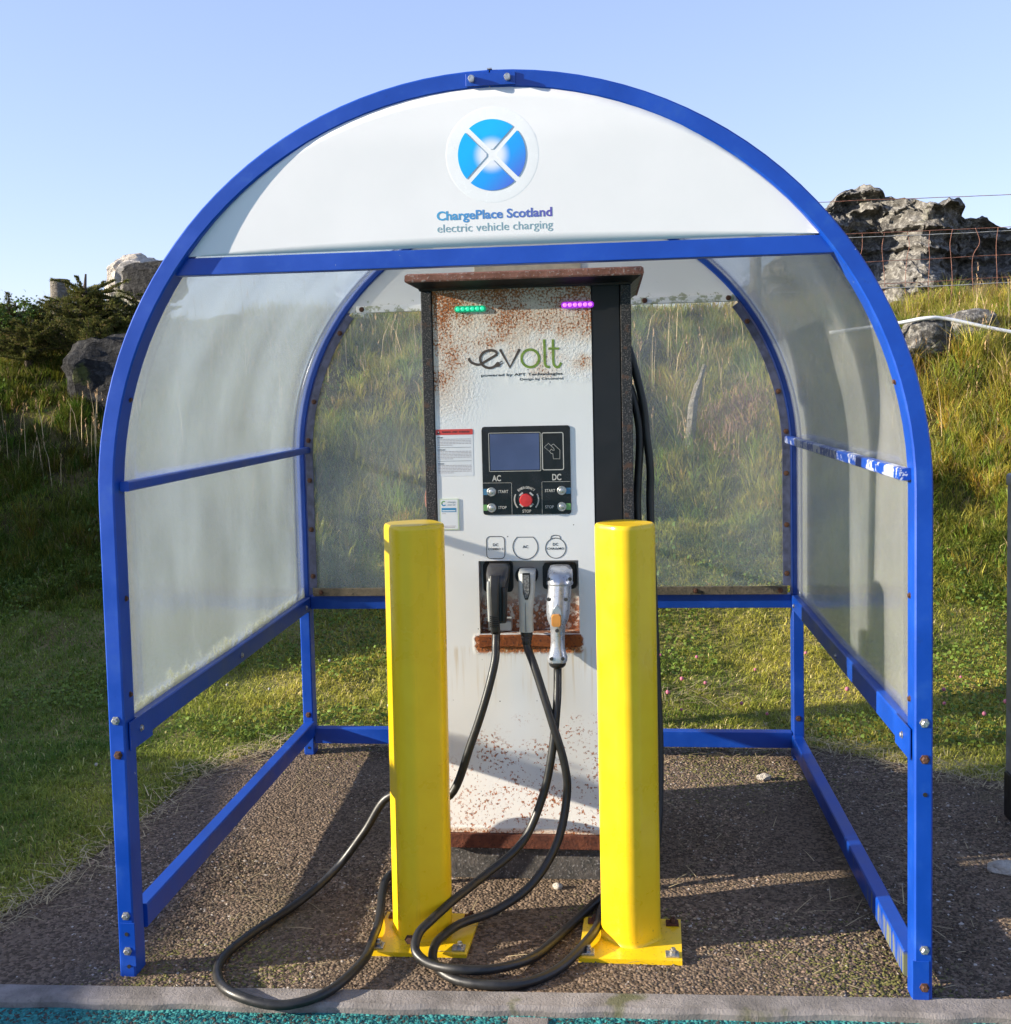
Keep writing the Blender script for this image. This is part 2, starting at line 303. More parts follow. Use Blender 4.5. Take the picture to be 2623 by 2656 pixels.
# ------------------------------------------------------------------ mesh helpers
class G:
    """collects geometry for ONE mesh object"""
    def __init__(s): s.v = []; s.f = []
    def add(s, v, f):
        o = len(s.v); s.v += [tuple(p) for p in v]; s.f += [tuple(i+o for i in q) for q in f]; return s
    def box(s, x0, x1, y0, y1, z0, z1, bev=0.0):
        bm = bmesh.new(); bmesh.ops.create_cube(bm, size=1)
        for v in bm.verts: v.co = Vector(((x0+x1)/2 + v.co.x*(x1-x0), (y0+y1)/2 + v.co.y*(y1-y0), (z0+z1)/2 + v.co.z*(z1-z0)))
        if bev: bmesh.ops.bevel(bm, geom=bm.edges[:], offset=bev, segments=2, affect='EDGES', profile=.5)
        bm.verts.index_update(); s.add([v.co[:] for v in bm.verts], [[v.index for v in f.verts] for f in bm.faces]); bm.free(); return s
    def loft(s, rings, close=True, caps=True):
        n = len(rings[0]); v = [p for r in rings for p in r]; f = []
        for i in range(len(rings)-1):
            for j in range(n if close else n-1):
                a, b = i*n+j, i*n+(j+1) % n; f.append((a, b, b+n, a+n))
        if caps and close: f.append(tuple(range(n))[::-1]); f.append(tuple(range((len(rings)-1)*n, len(rings)*n)))
        return s.add(v, f)
    def tube(s, pts, r, n=8, caps=True):
        pts = [Vector(p) for p in pts]; rings = []; prev = None
        for i, p in enumerate(pts):
            d = (pts[min(i+1, len(pts)-1)] - pts[max(i-1, 0)]).normalized()
            if prev is None: up = Vector((0, 0, 1)) if abs(d.z) < .9 else Vector((1, 0, 0)); a = d.cross(up).normalized()
            else: a = (prev - d*prev.dot(d)).normalized()
            prev = a; b = d.cross(a); rr = r[i] if isinstance(r, (list, tuple)) else r
            rings.append([p + (a*math.cos(t)+b*math.sin(t))*rr for t in [2*math.pi*k/n for k in range(n)]])
        return s.loft(rings, True, caps)
    def prism(s, poly, y0, y1):
        """polygon [(x,z)] extruded along Y"""
        n = len(poly); v = [(x, y0, z) for x, z in poly] + [(x, y1, z) for x, z in poly]
        f = [tuple(range(n)), tuple(range(n, 2*n))[::-1]] + [(j, j+n, (j+1) % n + n, (j+1) % n) for j in range(n)]
        return s.add(v, f)
    def ribbon(s, pts, w, y0, y1, closed=False):
        """flat stroke in the XZ plane"""
        P = [Vector((p[0], p[1])) for p in pts]; n = len(P); L = []; Rr = []
        for i in range(n):
            a = P[(i-1) % n] if (closed or i > 0) else P[i]; b = P[(i+1) % n] if (closed or i < n-1) else P[i]
            d1 = (P[i]-a); d2 = (b-P[i]); d = ((d1.normalized() if d1.length else Vector((0, 0))) + (d2.normalized() if d2.length else Vector((0, 0))))
            d = d.normalized() if d.length else Vector((1, 0)); nn = Vector((-d.y, d.x)); ww = w[i] if isinstance(w, (list, tuple)) else w
            L.append(P[i]+nn*ww/2); Rr.append(P[i]-nn*ww/2)
        v = [(p.x, y0, p.y) for p in L]+[(p.x, y0, p.y) for p in Rr]+[(p.x, y1, p.y) for p in L]+[(p.x, y1, p.y) for p in Rr]; f = []
        for i in range(n if closed else n-1):
            j = (i+1) % n; f += [(i, j, n+j, n+i), (2*n+i, 3*n+i, 3*n+j, 2*n+j), (i, 2*n+i, 2*n+j, j), (n+i, n+j, 3*n+j, 3*n+i)]
        if not closed: f += [(0, n, 3*n, 2*n), (n-1, 3*n-1, 4*n-1, 2*n-1)]
        return s.add(v, f)
    def lathe(s, prof, c, axis='Y', n=20):
        """prof [(r, h)] round the axis through c"""
        rings = []
        for r, h in prof:
            ring = []
            for k in range(n):
                a = 2*math.pi*k/n; x, y = r*math.cos(a), r*math.sin(a)
                ring.append((c[0]+x, c[1]+h, c[2]+y) if axis == 'Y' else ((c[0]+x, c[1]+y, c[2]+h) if axis == 'Z' else (c[0]+h, c[1]+x, c[2]+y)))
            rings.append(ring)
        return s.loft(rings)
    def ob(s, name, mat, parent=None, smooth=False, auto=None, wn_=True):
        me = bpy.data.meshes.new(name); off = Vector((0, 0, 0)); p = parent
        while p is not None: off += p.location; p = p.parent
        me.from_pydata([tuple(Vector(q)-off) for q in s.v], [], s.f); me.update()
        bm = bmesh.new(); bm.from_mesh(me); bmesh.ops.recalc_face_normals(bm, faces=bm.faces[:]); bm.to_mesh(me); bm.free()
        me.materials.append(MAT[mat] if isinstance(mat, str) else mat)
        if smooth:
            me.shade_smooth()
            if auto: me.set_sharp_from_angle(angle=R(auto))
        o = bpy.data.objects.new(name, me); COL.objects.link(o); o.parent = parent
        if smooth and auto and wn_: md = o.modifiers.new('normals', 'WEIGHTED_NORMAL'); md.keep_sharp = True; md.weight = 90
        return o
def empty(name, loc, label, cat, group=None):
    o = bpy.data.objects.new(name, None); COL.objects.link(o); o.location = loc; o.empty_display_size = .1; return tag(o, label, cat, group)
def tag(o, label=None, cat=None, group=None, kind=None):
    if label: o['label'] = label
    if cat: o['category'] = cat
    if group: o['group'] = group
    if kind: o['kind'] = kind
    return o
def spline(pts, k=8):
    P = [Vector(p) for p in pts]; out = []
    for i in range(len(P)-1):
        a, b, c, d = P[max(i-1, 0)], P[i], P[i+1], P[min(i+2, len(P)-1)]
        for j in range(k):
            t = j/k; out.append(.5*((2*b)+(c-a)*t+(2*a-5*b+4*c-d)*t*t+(3*b-a-3*c+d)*t**3))
    out.append(P[-1]); return out
def rrect(x0, x1, z0, z1, r, n=5):
    out = []
    for cx, cz, a0 in ((x1-r, z1-r, 0), (x0+r, z1-r, 90), (x0+r, z0+r, 180), (x1-r, z0+r, 270)):
        out += [(cx+r*math.cos(R(a0+90*k/n)), cz+r*math.sin(R(a0+90*k/n))) for k in range(n+1)]
    return out
def arc(cx, cz, r, a0, a1, n=16, sx=1.0): return [(cx+sx*r*math.cos(R(a0+(a1-a0)*k/n)), cz+r*math.sin(R(a0+(a1-a0)*k/n))) for k in range(n+1)]
def text(name, body, x0, x1, z0, z1, y, mat, parent, bold=0.0, cap='AC', depth=.0006, yf=None):
    """raised lettering facing -Y; z0 is the baseline, z1 the height of a capital"""
    cu = bpy.data.curves.new(name, 'FONT'); cu.body = body; cu.size = 1; cu.offset = bold; cu.resolution_u = 3
    ob = bpy.data.objects.new('tmp', cu); COL.objects.link(ob); dg = bpy.context.evaluated_depsgraph_get(); dg.update()
    me = bpy.data.meshes.new_from_object(ob.evaluated_get(dg)); bpy.data.objects.remove(ob); bpy.data.curves.remove(cu)
    co = np.zeros(len(me.vertices)*3); me.vertices.foreach_get('co', co); co = co.reshape(-1, 3); faces = [tuple(p.vertices) for p in me.polygons]; bpy.data.meshes.remove(me)
    xa, xb = co[:, 0].min(), co[:, 0].max(); sx = (x1-x0)/(xb-xa); sz = (z1-z0)/.71
    g = G(); g.add([(x0+(c[0]-xa)*sx, yf(z0+c[1]*sz) if yf else y, z0+c[1]*sz) for c in co], faces)
    o = g.ob(name, mat, parent); md = o.modifiers.new('thick', 'SOLIDIFY'); md.thickness = depth; md.offset = 0
    return o
def bolt(parent, x, y, z, r=.0085, d=.012, mat='steel', axis='Y', sgn=-1, name='bolt'):
    g = G(); c = (x, y, z); pr = [(r*1.45, 0), (r*1.45, sgn*d*.18), (r, sgn*d*.2), (r, sgn*d*.85), (r*.8, sgn*d)]
    g.lathe(pr, c, axis, 6 if True else 12); return g.ob(name, mat, parent)

# ------------------------------------------------------------------ terrain
def sstep(v, a, b): t = np.clip((v-a)/(b-a), 0, 1); return t*t*(3-2*t)
def vnoise(x, y, s, seed=0):
    x = np.asarray(x)*s+seed*17.13; y = np.asarray(y)*s+seed*7.77
    xi = np.floor(x).astype(int); yi = np.floor(y).astype(int); xf = x-xi; yf = y-yi; u = xf*xf*(3-2*xf); v = yf*yf*(3-2*yf)
    def h(i, j): 
        n = (i*374761393 + j*668265263 + seed*982451) & 0x7fffffff; n = ((n ^ (n >> 13))*1274126177) & 0x7fffffff; return ((n ^ (n >> 16)) & 0xffff)/65535.0
    return (h(xi, yi)*(1-u)+h(xi+1, yi)*u)*(1-v)+(h(xi, yi+1)*(1-u)+h(xi+1, yi+1)*u)*v
EDGE = [(-60, -.12), (-3.2, -.10), (-2.1, -.02), (-1.72, .12), (-1.567, .30), (-1.51, .62), (-1.47, 1.03), (-1.443, 1.536), (-1.333, 1.81), (-1.09, 2.036),
        (-.4, 2.05), (.46, 2.05), (1.05, 2.05), (1.29, 1.93), (1.46, 1.775), (1.75, 1.60), (2.6, 1.35), (5, 1.0), (60, .9)]
def kerb_y(x): return -.020 + .036*x
def back_edge(x): return np.interp(x, [e[0] for e in EDGE], [e[1] for e in EDGE])
def on_pave(x, y):
    x = np.asarray(x); y = np.asarray(y)
    wob = (vnoise(x, y, 6, 3)-.5)*.09
    return (y + wob < back_edge(x)) & (x > -60)
def height(x, y):
    x = np.asarray(x, float); y = np.asarray(y, float)
    prof = np.interp(y, [-50, 2.05, 2.6, 3.2, 4.0, 5.0, 6.0, 6.7, 7.6, 14, 40, 400], [0, 0, .05, .16, .47, 1.05, 1.72, 2.06, 2.18, 2.5, 3.2, 4])
    side = np.interp(x, [-12, -5, -3, 0, 2, 4, 12], [.12, .10, .0, -.02, .0, .05, .1])
    h = prof + side*sstep(y, 4, 6.5)
    h = h + (vnoise(x, y, 1.1, 1)-.5)*.26*sstep(y, 3.2, 5) + (vnoise(x, y, 2.7, 2)-.5)*.24*sstep(y, 3.2, 4.8) + (vnoise(x, y, 6, 5)-.5)*.03*sstep(y, 2.1, 3)
    # ridge added out of view on the sun side, shaped to shade the lawn
    top = np.interp(y, [-7, -4.5, -3.2, -1.2, .15, .40, 1.25, 1.75, 5, 8], [0, 1.2, 1.9, 1.95, 1.90, 1.74, 1.72, 2.42, 2.44, 2.44])
    h = np.maximum(h, top*sstep(-x, 5.7, 7.5)*(.985+.03*vnoise(x, y, 1.4, 61)))
    return h
def build_terrain():
    xs = np.unique(np.concatenate([np.linspace(-9, 7, 161), np.linspace(-40, -9, 32), np.linspace(7, 40, 34), [-900, -400, -200, -100, -60, 60, 100, 200, 400, 900]]))
    ys = np.unique(np.concatenate([np.linspace(-5, 10, 151), np.linspace(10, 40, 31), [-900, -400, -150, -60, -30, -15, -8, 60, 100, 200, 400, 1200]]))
    X, Y = np.meshgrid(xs, ys); Z = height(X, Y)
    low = (Y < back_edge(X)+.02); Z = np.where(low & (np.abs(Z) < .3), -.06, Z); Z = np.where((Y < 0) & (Z < .05), -.06, Z)
    nx, ny = len(xs), len(ys); v = np.stack([X, Y, Z], -1).reshape(-1, 3)
    f = [(j*nx+i, j*nx+i+1, (j+1)*nx+i+1, (j+1)*nx+i) for j in range(ny-1) for i in range(nx-1)]
    g = G(); g.v = [tuple(p) for p in v]; g.f = f; o = g.ob('hillside', 'soil', None, True); return tag(o, kind='structure')
build_terrain()
# pavement sheet
def build_sheet(name, mat, y_lo, y_hi, x_lo, x_hi, z, nx, ny, amp=0.0):
    g = G(); xs = np.linspace(x_lo, x_hi, nx)
    for j in range(ny):
        for x in xs:
            a, b = y_lo(x), y_hi(x); y = a+(b-a)*j/(ny-1); g.v.append((x, y, z + amp*(vnoise(x, y, 3, 9)-.5)))
    g.f = [(j*nx+i, j*nx+i+1, (j+1)*nx+i+1, (j+1)*nx+i) for j in range(ny-1) for i in range(nx-1)]
    return tag(g.ob(name, mat, None, True), kind='structure')
build_sheet('pavement', 'tarmac', lambda x: kerb_y(x)-.02, lambda x: float(back_edge(x))+.03, -8, 8, 0.0, 161, 30, .006)
build_sheet('road', 'teal', lambda x: -30.0, lambda x: kerb_y(x)-.06, -8, 8, -.014, 81, 40, 0)
# kerb stones
kerb = tag(bpy.data.objects.new('kerb', None), kind='structure'); COL.objects.link(kerb)
for i in range(-4, 5):
    x0, x1 = i*.915+.62, i*.915+.62+.9143; g = G(); n = 24; rings = []
    for k in range(n+1):
        x = x0+(x1-x0)*k/n; yk = kerb_y(x); w = .082 + .014*(float(vnoise(x, 0, 9, 4))-.5); e = .012*(float(vnoise(x, 1, 14, 6))-.5)
        rings.append([(x, yk-w-.002+e, -.10), (x, yk-w+e, .000), (x, yk-w+.010+e, .009), (x, yk-.012, .011), (x, yk+e, .004), (x, yk+.002, -.10)])
    g.loft(rings); g.ob('kerb_stone', 'concrete', kerb, True, 40)
g = G(); yl = kerb_y(.07)-.098; g.box(.005, .105, yl-3.0, yl, -.013, -.006, .002); tag(g.ob('bay_line', 'concrete'), kind='structure')

# ------------------------------------------------------------------ shelter
RO, RI, ZC = 1.0568, 1.0130, 1.283
SY0, SY1, BY0, BY1 = 0.0, .070, 1.862, 1.930
shelter = empty('charging_shelter', (0, .95, 0), 'blue framed arched shelter with clear panels standing over the charger', 'shelter')
def arch_half(name, y0, y1, sgn, ro=RO, ri=RI, z0=-.012, mat='blue'):
    g = G(); c = .004; rings = []; ymid = (y0+y1)/2
    st = [(0, z0, 1, 0)] + [(0, ZC*k/6, 1, 0) for k in range(1, 7)]
    path = [(-1.0, 0.0, z0+(ZC-z0)*k/8) for k in range(8)] + [(math.cos(math.pi-math.pi/2*k/30), math.sin(math.pi-math.pi/2*k/30), ZC) for k in range(31)]
    for nx, nz, zb in path:
        def P(r, y): return (-sgn*nx*r*-1 if False else sgn*-nx*r, y, zb+nz*r)
        rings.append([P(ri, y0+c), P(ri+c, y0), P(ro-c, y0), P(ro, y0+c), P(ro, y1-c), P(ro-c, y1), P(ri+c, y1), P(ri, y1-c)])
    # leave a hair of a seam at the crown
    rings[-1] = [(sgn*-0.0+(-.0015 if sgn < 0 else .0015), p[1], p[2]) for p in rings[-1]]
    g.loft(rings); return g.ob(name, mat, shelter, True, 30)
for y0, y1 in ((SY0, SY1), (BY0, BY1)):
    for s in (-1, 1): arch_half('arch_frame', y0, y1, s)
# joint plate over the crown seam
pl = G().box(-.059, .064, -.0055, -.0005, 2.300, 2.3305, .001).ob('joint_plate', 'blue', shelter)
for x in (-.0433, .0452):
    g = G(); g.lathe([(.0085, 0), (.0085, -.013), (.007, -.016)], (x, -.0055, 2.316), 'Y', 10); g.ob('bolt', 'steel', pl)
G().box(-.006, .006, -.0005, SY1, 2.3405, 2.3435, 0).ob('seam_cover', 'steel', shelter)
# front cross bar and fascia
g = G(); g.box(-.842, .842, .020, .058, 1.866, 1.910, .003); g.ob('cross_bar', 'blue', shelter, True, 30)
def fascia(name, z0, yf, mat, ro, thick=.004):
    g = G(); a0 = math.degrees(math.asin((z0-ZC)/ro)); xs = []
    n = 44; rows = 14; V = []
    for k in range(n+1):
        u = -1+2*k/n; xmax = ro*math.cos(R(a0)); x = u*xmax; ztop = ZC+math.sqrt(max(0, ro*ro-x*x))
        for j in range(rows+1):
            z = z0+(ztop-z0)*j/rows; V.append((x, yf(z, x), z))
    for k in range(n):
        for j in range(rows):
            a = k*(rows+1)+j; g.f.append((a, a+rows+1, a+rows+2, a+1))
    g.v = V; o = g.ob(name, mat, shelter, True); md = o.modifiers.new('thick', 'SOLIDIFY'); md.thickness = thick; md.offset = 0; return o
FY = lambda z, x=0: .024 - .019*min(1, max(0, (z-1.912)/.27))
sign = fascia('sign_panel', 1.914, FY, 'white', RI+.004)
fy = FY(2.134)-.0024
g = G(); g.lathe([(.1165, .002), (.1172, .0012), (.1165, .0004), (.113, .0), (.085, .0), (.05, .0), (.02, .0), (.0, .0)], (.0015, fy, 2.134), 'Y', 64); g.v = [(p[0], p[1]+FY(p[2])-FY(2.134), p[2]) for p in g.v]; disc = g.ob('emblem_disc', 'rim', sign, True, 30)
y_e = fy-.0008
for a in (0, 90, 180, 270):
    g = G(); na, nr = 14, 8; gap = .0068
    for j in range(nr+1):
        r_ = .013+(.0845-.013)*j/nr; half = 45-math.degrees(math.asin(min(.7, gap/r_)))
        for k in range(na+1):
            t_ = R(a-half+2*half*k/na); px, pz = .0005+r_*math.cos(t_), 2.134+r_*math.sin(t_)*1.02; g.v.append((px, y_e+FY(pz)-FY(2.134), pz))
    g.f = [(j*(na+1)+k, j*(na+1)+k+1, (j+1)*(na+1)+k+1, (j+1)*(na+1)+k) for j in range(nr) for k in range(na)]
    o = g.ob('emblem_segment', 'emblem', disc); md = o.modifiers.new('thick', 'SOLIDIFY'); md.thickness = .0006; md.offset = 0
yt = FY(1.99)-.0030
text('sign_lettering', 'ChargePlace Scotland', -.1429, .1462, 1.9805, 2.0025, yt, 'sign_text', sign, .022, depth=.0003, yf=lambda z: FY(z)-.0024)
yt = FY(1.955)-.0030
text('sign_lettering', 'electric vehicle charging', -.1425, .1470, 1.9505, 1.9710, yt, 'teal_print', sign, -.004, depth=.0003, yf=lambda z: FY(z)-.0024)
# back fascia, its battens
fascia('back_panel', 1.892, lambda z, x=0: 1.880, 'white_back', RI+.004)
G().box(-.765, .775, 1.850, 1.874, 1.889, 1.917, .003).ob('batten', 'white_back', shelter)
G().box(-.267, .172, 1.8705, 1.8765, 1.985, 2.085, .001).ob('patch_plate', 'beige', shelter)
# side sheets: straight up, then bent over the top
def side_sheet(sgn, mat):
    g = G(); r = 1.033; prof = [(-1, 0, .672+(ZC-.672)*k/10) for k in range(10)] + [(math.cos(math.pi-math.pi/2*k/28), math.sin(math.pi-math.pi/2*k/28), ZC) for k in range(29)]
    ny = 12; y0, y1 = .070, 1.868
    for nx, nz, zb in prof:
        for j in range(ny+1):
            y = y0+(y1-y0)*j/ny; w = .006*math.sin(3.1*y+zb*2+nz*3)*math.sin(math.pi*j/ny)
            g.v.append((-sgn*nx*(r+w)*1.0, y, zb+nz*(r+w)))
    n = ny+1; g.f = [(i*n+j, i*n+j+1, (i+1)*n+j+1, (i+1)*n+j) for i in range(len(prof)-1) for j in range(ny)]
    o = g.ob('side_panel', mat, shelter, True); md = o.modifiers.new('thick', 'SOLIDIFY'); md.thickness = .004; md.offset = 0
    return o
side_sheet(-1, 'poly_l')['label'] = 'curved scuffed panel with green algae along its foot'
side_sheet(1, 'poly_r')['label'] = 'curved hazy panel beside the flaking rail'
# back glazing
g = G(); zb, zt = .692, 1.893; outl = [(-.995, zb), (.995, zb)]; rr = .995
a1 = math.degrees(math.asin((zt-ZC)/rr)); outl += arc(0, ZC, rr, 0, a1, 14) + arc(0, ZC, rr, 180-a1, 180, 14)
g.prism(outl, 1.8755, 1.8795); g.ob('back_glazing', 'poly_b', shelter)
for s in (-1, 1):
    pts = [(s*.989, .73)] + [(s*.989, ZC*.5+.36+k*.05) for k in range(6)] + [(s*p[0], p[1]) for p in arc(0, ZC, .989, 0, a1-1.0, 18)]
    g = G(); g.ribbon(pts, .030, 1.852, 1.860); b = g.ob('edge_strip', 'strip', shelter)
    for z in (.78, .98, 1.19, 1.36): 
        bolt(b, s*.989, 1.852, z, .008, .008, 'rust_bolt', name='screw')
    for a in (14, 32): bolt(b, s*.989*math.cos(R(a)), 1.852, ZC+.989*math.sin(R(a)), .008, .008, 'rust_bolt', name='screw')
bt = G().box(-.990, .990, 1.846, 1.860, .694, .728, .002).ob('bottom_strip', 'dark_batten', shelter)
for x in (-.955, -.32, .62, .962): bolt(bt, x, 1.846, .711, .008, .008, 'rust_bolt', name='screw')
for x in (-.742, -.43, .43, .765): 
    g = G(); g.lathe([(.011, 0), (.011, -.002), (.008, -.006)], (x, 1.850, 1.903), 'Y', 10); g.ob('screw', 'rust_bolt', shelter)
# rails
def rail(y0, y1, x0, x1, z0a, z1a, z0b, z1b, mat='blue', label=None):
    """rail along Y between the front (a) and back (b) arches"""
    g = G(); c = .0035; rings = []
    for y, za, zb_ in ((y0, z0a, z1a), (y1, z0b, z1b)):
        rings.append([(x0+c, y, za), (x1-c, y, za), (x1, y, za+c), (x1, y, zb_-c), (x1-c, y, zb_), (x0+c, y, zb_), (x0, y, zb_-c), (x0, y, za+c)])
    g.loft(rings); o = g.ob('side_rail', mat, shelter); 
    if label: o['label'] = label
    return o
rail(.0775, 1.8605, -1.050, -1.009, .622, .688, .628, .688)       # panel foot, left of the charger
rail(.0775, 1.8605, 1.009, 1.050, .622, .688, .630, .690)
rail(.078, 1.860, -1.050, -1.006, .100, .166, .082, .147)         # near the ground
rail(.078, 1.860, 1.006, 1.050, .028, .095, .040, .105, 'blue_algae', 'rail near the ground streaked with yellow algae')
rail(.030, 1.858, -1.010, -.984, 1.308, 1.335, 1.306, 1.332)      # half-way rail
rail(.030, 1.858, .984, 1.012, 1.308, 1.338, 1.312, 1.342, 'blue_worn', 'half-way rail with flaking white paint')
def brail(z0, z1):
    G().box(-1.011, 1.011, 1.872, 1.918, z0, z1, .003).ob('back_rail', 'blue', shelter, True, 30)
brail(.634, .690); brail(.046, .112)
for s in (-1, 1):   # strap plates on the rail ends
    G().box(s*1.0075-.0015, s*1.0075+.0015, .020, .165, .612, .690, 0).ob('rail_bracket', 'blue', shelter)
    G().box(s*1.028-.020, s*1.028+.020, -.004, -.0005, .030 if s < 0 else .010, .150 if s < 0 else .110, .001).ob('foot_sleeve', 'blue', shelter)
    for y, z in ((.09, .655), (.95, .652), (1.80, .655)): bolt(shelter, s*(1.0055 if y < .2 else 1.0085), y, z, .007, .006, 'steel', 'X', -s)
    for z in (.76, 1.02, 1.55): 
        x = s*(math.sqrt(RI**2-(z-ZC)**2) if z > ZC else RI); bolt(shelter, x, .045, z, .006, .006, 'rust_bolt', 'X', -s, 'screw')
for x, z, m in ((-1.036, .701, 'steel'), (-1.033, .608, 'rust_bolt'), (-1.032, .168, 'steel'), (-1.030, .073, 'steel'),
                (1.036, .712, 'steel'), (1.037, .621, 'rust_bolt'), (1.037, .137, 'steel'), (1.036, .043, 'rust_bolt')):
    bolt(shelter, x, -.004 if z < .12 else 0, z, .0085, .011, m)
for x, z in ((-1.031, .119), (-1.028, .030), (1.038, .532)):
    G().lathe([(.0055, 0), (.0055, -.0012)], (x, -.004 if z < .14 else 0, z), 'Y', 12).ob('bolt_hole', 'hole', shelter)
for s in (-1, 1):   # feet bolts of the back arch
    bolt(shelter, s*1.033, BY0, .175, .009, .010, 'rust_bolt'); 
    G().lathe([(.006, 0), (.006, -.0012)], (s*1.035, BY0, .030), 'Y', 12).ob('bolt_hole', 'hole', shelter)

# ------------------------------------------------------------------ charger
CH = empty('vehicle_charger', (0, .95, 0), 'tall rusting white and black electric vehicle charger in the middle of the shelter', 'charger')
FYc = .650
bay = (-.134, .177, .792, 1.0225)     # connector bay opening
g = G()                                # white front plate with the bay cut out of it, folded edges
xs = [-.258, bay[0], bay[1], .229]; zs = [.155, bay[2], bay[3], 1.862]
for i in range(3):
    for j in range(3):
        if i == 1 and j == 1: continue
        a = len(g.v); g.v += [(xs[i], FYc, zs[j]), (xs[i+1], FYc, zs[j]), (xs[i+1], FYc, zs[j+1]), (xs[i], FYc, zs[j+1])]; g.f.append((a, a+1, a+2, a+3))
x0, x1, z0, z1 = bay; d = .075
for a, b in (((x0, z0), (x0, z1)), ((x0, z1), (x1, z1)), ((x1, z1), (x1, z0)), ((x1, z0), (x0, z0))):
    k = len(g.v); g.v += [(a[0], FYc, a[1]), (b[0], FYc, b[1]), (b[0], FYc+d, b[1]), (a[0], FYc+d, a[1])]; g.f.append((k, k+1, k+2, k+3))
k = len(g.v); g.v += [(x0, FYc+d, z0), (x1, FYc+d, z0), (x1, FYc+d, z1), (x0, FYc+d, z1)]; g.f.append((k, k+1, k+2, k+3))
for (ax, az), (bx, bz) in (((xs[0], zs[0]), (xs[0], zs[3])), ((xs[3], zs[3]), (xs[3], zs[0])), ((xs[3], zs[0]), (xs[0], zs[0]))):
    k = len(g.v); g.v += [(ax, FYc, az), (bx, FYc, bz), (bx, FYc+.03, bz), (ax, FYc+.03, az)]; g.f.append((k, k+1, k+2, k+3))
front = g.ob('front_plate', 'plate', CH)
G().box(-.288, .345, .732, 1.30, .115, 1.868, .004).ob('cabinet', 'black', CH)
G().box(.231, .316, .6515, .730, .155, 1.864, .003).ob('black_strip', 'black', CH, True, 30)
G().box(-.293, -.260, .645, .735, .130, 1.862, .003).ob('corner_trim', 'trim', CH, True, 30)
G().box(.318, .350, .645, .735, .130, 1.862, .003).ob('corner_trim', 'trim', CH, True, 30)
# cap: sheet rim over a flared skirt
g = G()
def ring(x0, x1, y0, y1, z): return [(x0, y0, z), (x1, y0, z), (x1, y1, z), (x0, y1, z)]
g.loft([ring(-.296, .352, .640, 1.31, 1.862), ring(-.298, .356, .635, 1.32, 1.868), ring(-.325, .383, .582, 1.345, 1.886)]); cap = g.ob('cap', 'black', CH)
g = G(); g.loft([ring(-.328, .386, .578, 1.348, 1.884), ring(-.330, .388, .576, 1.350, 1.888), ring(-.329, .387, .577, 1.349, 1.904), ring(-.322, .380, .584, 1.342, 1.909)]); g.ob('cap_rim', 'rust_red', cap)
G().box(-.266, .345, .640, .735, .108, .1535, .003).ob('base_band', 'rust', CH, True, 30)
G().box(-.262, .360, .668, 1.28, -.01, .108, .004).ob('plinth', 'plinth', CH, True, 30)
# bay lip
g = G(); n = 30; rings = []
for k in range(n+1):
    x = -.136+.317*k/n; jz = .003*(float(vnoise(x, 0, 40, 2))-.5); jb = .006*(float(vnoise(x, 3, 50, 8))-.5)
    rings.append([(x, FYc+.07, .792), (x, FYc-.006, .790+jz), (x, FYc-.010, .786+jz), (x, FYc-.009, .755+jb), (x, FYc-.002, .752+jb), (x, FYc+.002, .785)])
g.loft(rings); g.ob('bay_lip', 'rust_lip', CH)
# status lights
for xa, xb, zc_, m1, m2 in ((-.189, -.0916, 1.8035, 'led_g', 'led_gb'), (.1392, .2384, 1.8060, 'led_p', 'led_pb')):
    g = G(); P = rrect(xa, xb, zc_-.0098, zc_+.0098, .0092, 6); 
    g.loft([[(x, FYc, z) for x, z in P], [(x, FYc-.005, z) for x, z in P], [(xa+(x-xa)*.97+.0015, FYc-.008, zc_+(z-zc_)*.75) for x, z in P]]); b = g.ob('status_light', m2, CH, True, 40)
    for k in range(6):
        x = xa+.011+(xb-xa-.022)*k/5; G().lathe([(.0068, 0), (.006, -.0025), (.003, -.004), (.0, -.0043)], (x, FYc-.0068, zc_), 'Y', 12).ob('led', m1, b, True)
# logo strokes
yl0, yl1 = FYc-.0007, FYc+.0005
W = .0078
g = G(); g.ribbon(spline3 := [(p.x, p.z) for p in spline([(-.1493, 0, 1.6533), (-.142, 0, 1.641), (-.126, 0, 1.6335), (-.1117, 0, 1.634), (-.088, 0, 1.647), (-.0600, 0, 1.6625)], 6)], W, yl0, yl1)
g.ob('logo_stroke', 'logo_brown', CH)
g = G(); g.ribbon([(p.x, p.z) for p in spline([(-.0600, 0, 1.6625), (-.066, 0, 1.672), (-.0845, 0, 1.6758), (-.104, 0, 1.668), (-.1135, 0, 1.651), (-.107, 0, 1.632), (-.092, 0, 1.6225), (-.077, 0, 1.6225), (-.062, 0, 1.630)], 6)], W, yl0-.0004, yl1); g.ob('logo_stroke', 'logo_brown', CH)
g = G(); g.prism([(-.071, 1.6285), (-.061, 1.6400), (-.0555, 1.6390), (-.0500, 1.6295), (-.0535, 1.6245), (-.064, 1.6235)], yl0-.0006, yl1); g.ribbon([(-.0535, 1.6375), (-.0455, 1.6420)], .0026, yl0, yl1); g.ribbon([(-.0510, 1.6310), (-.0425, 1.6365)], .0026, yl0, yl1); g.ob('logo_plug', 'logo_brown', CH)
g = G(); g.ribbon([(-.0512, 1.6777), (-.0218, 1.6215), (.0091, 1.6772)], W, yl0, yl1); g.ob('logo_stroke', 'logo_brown', CH)
g = G(); g.ribbon(arc(.0415, 1.6475, .0268, 0, 352, 40), W, yl0, yl1, True); g.ob('logo_stroke', 'logo_green', CH)
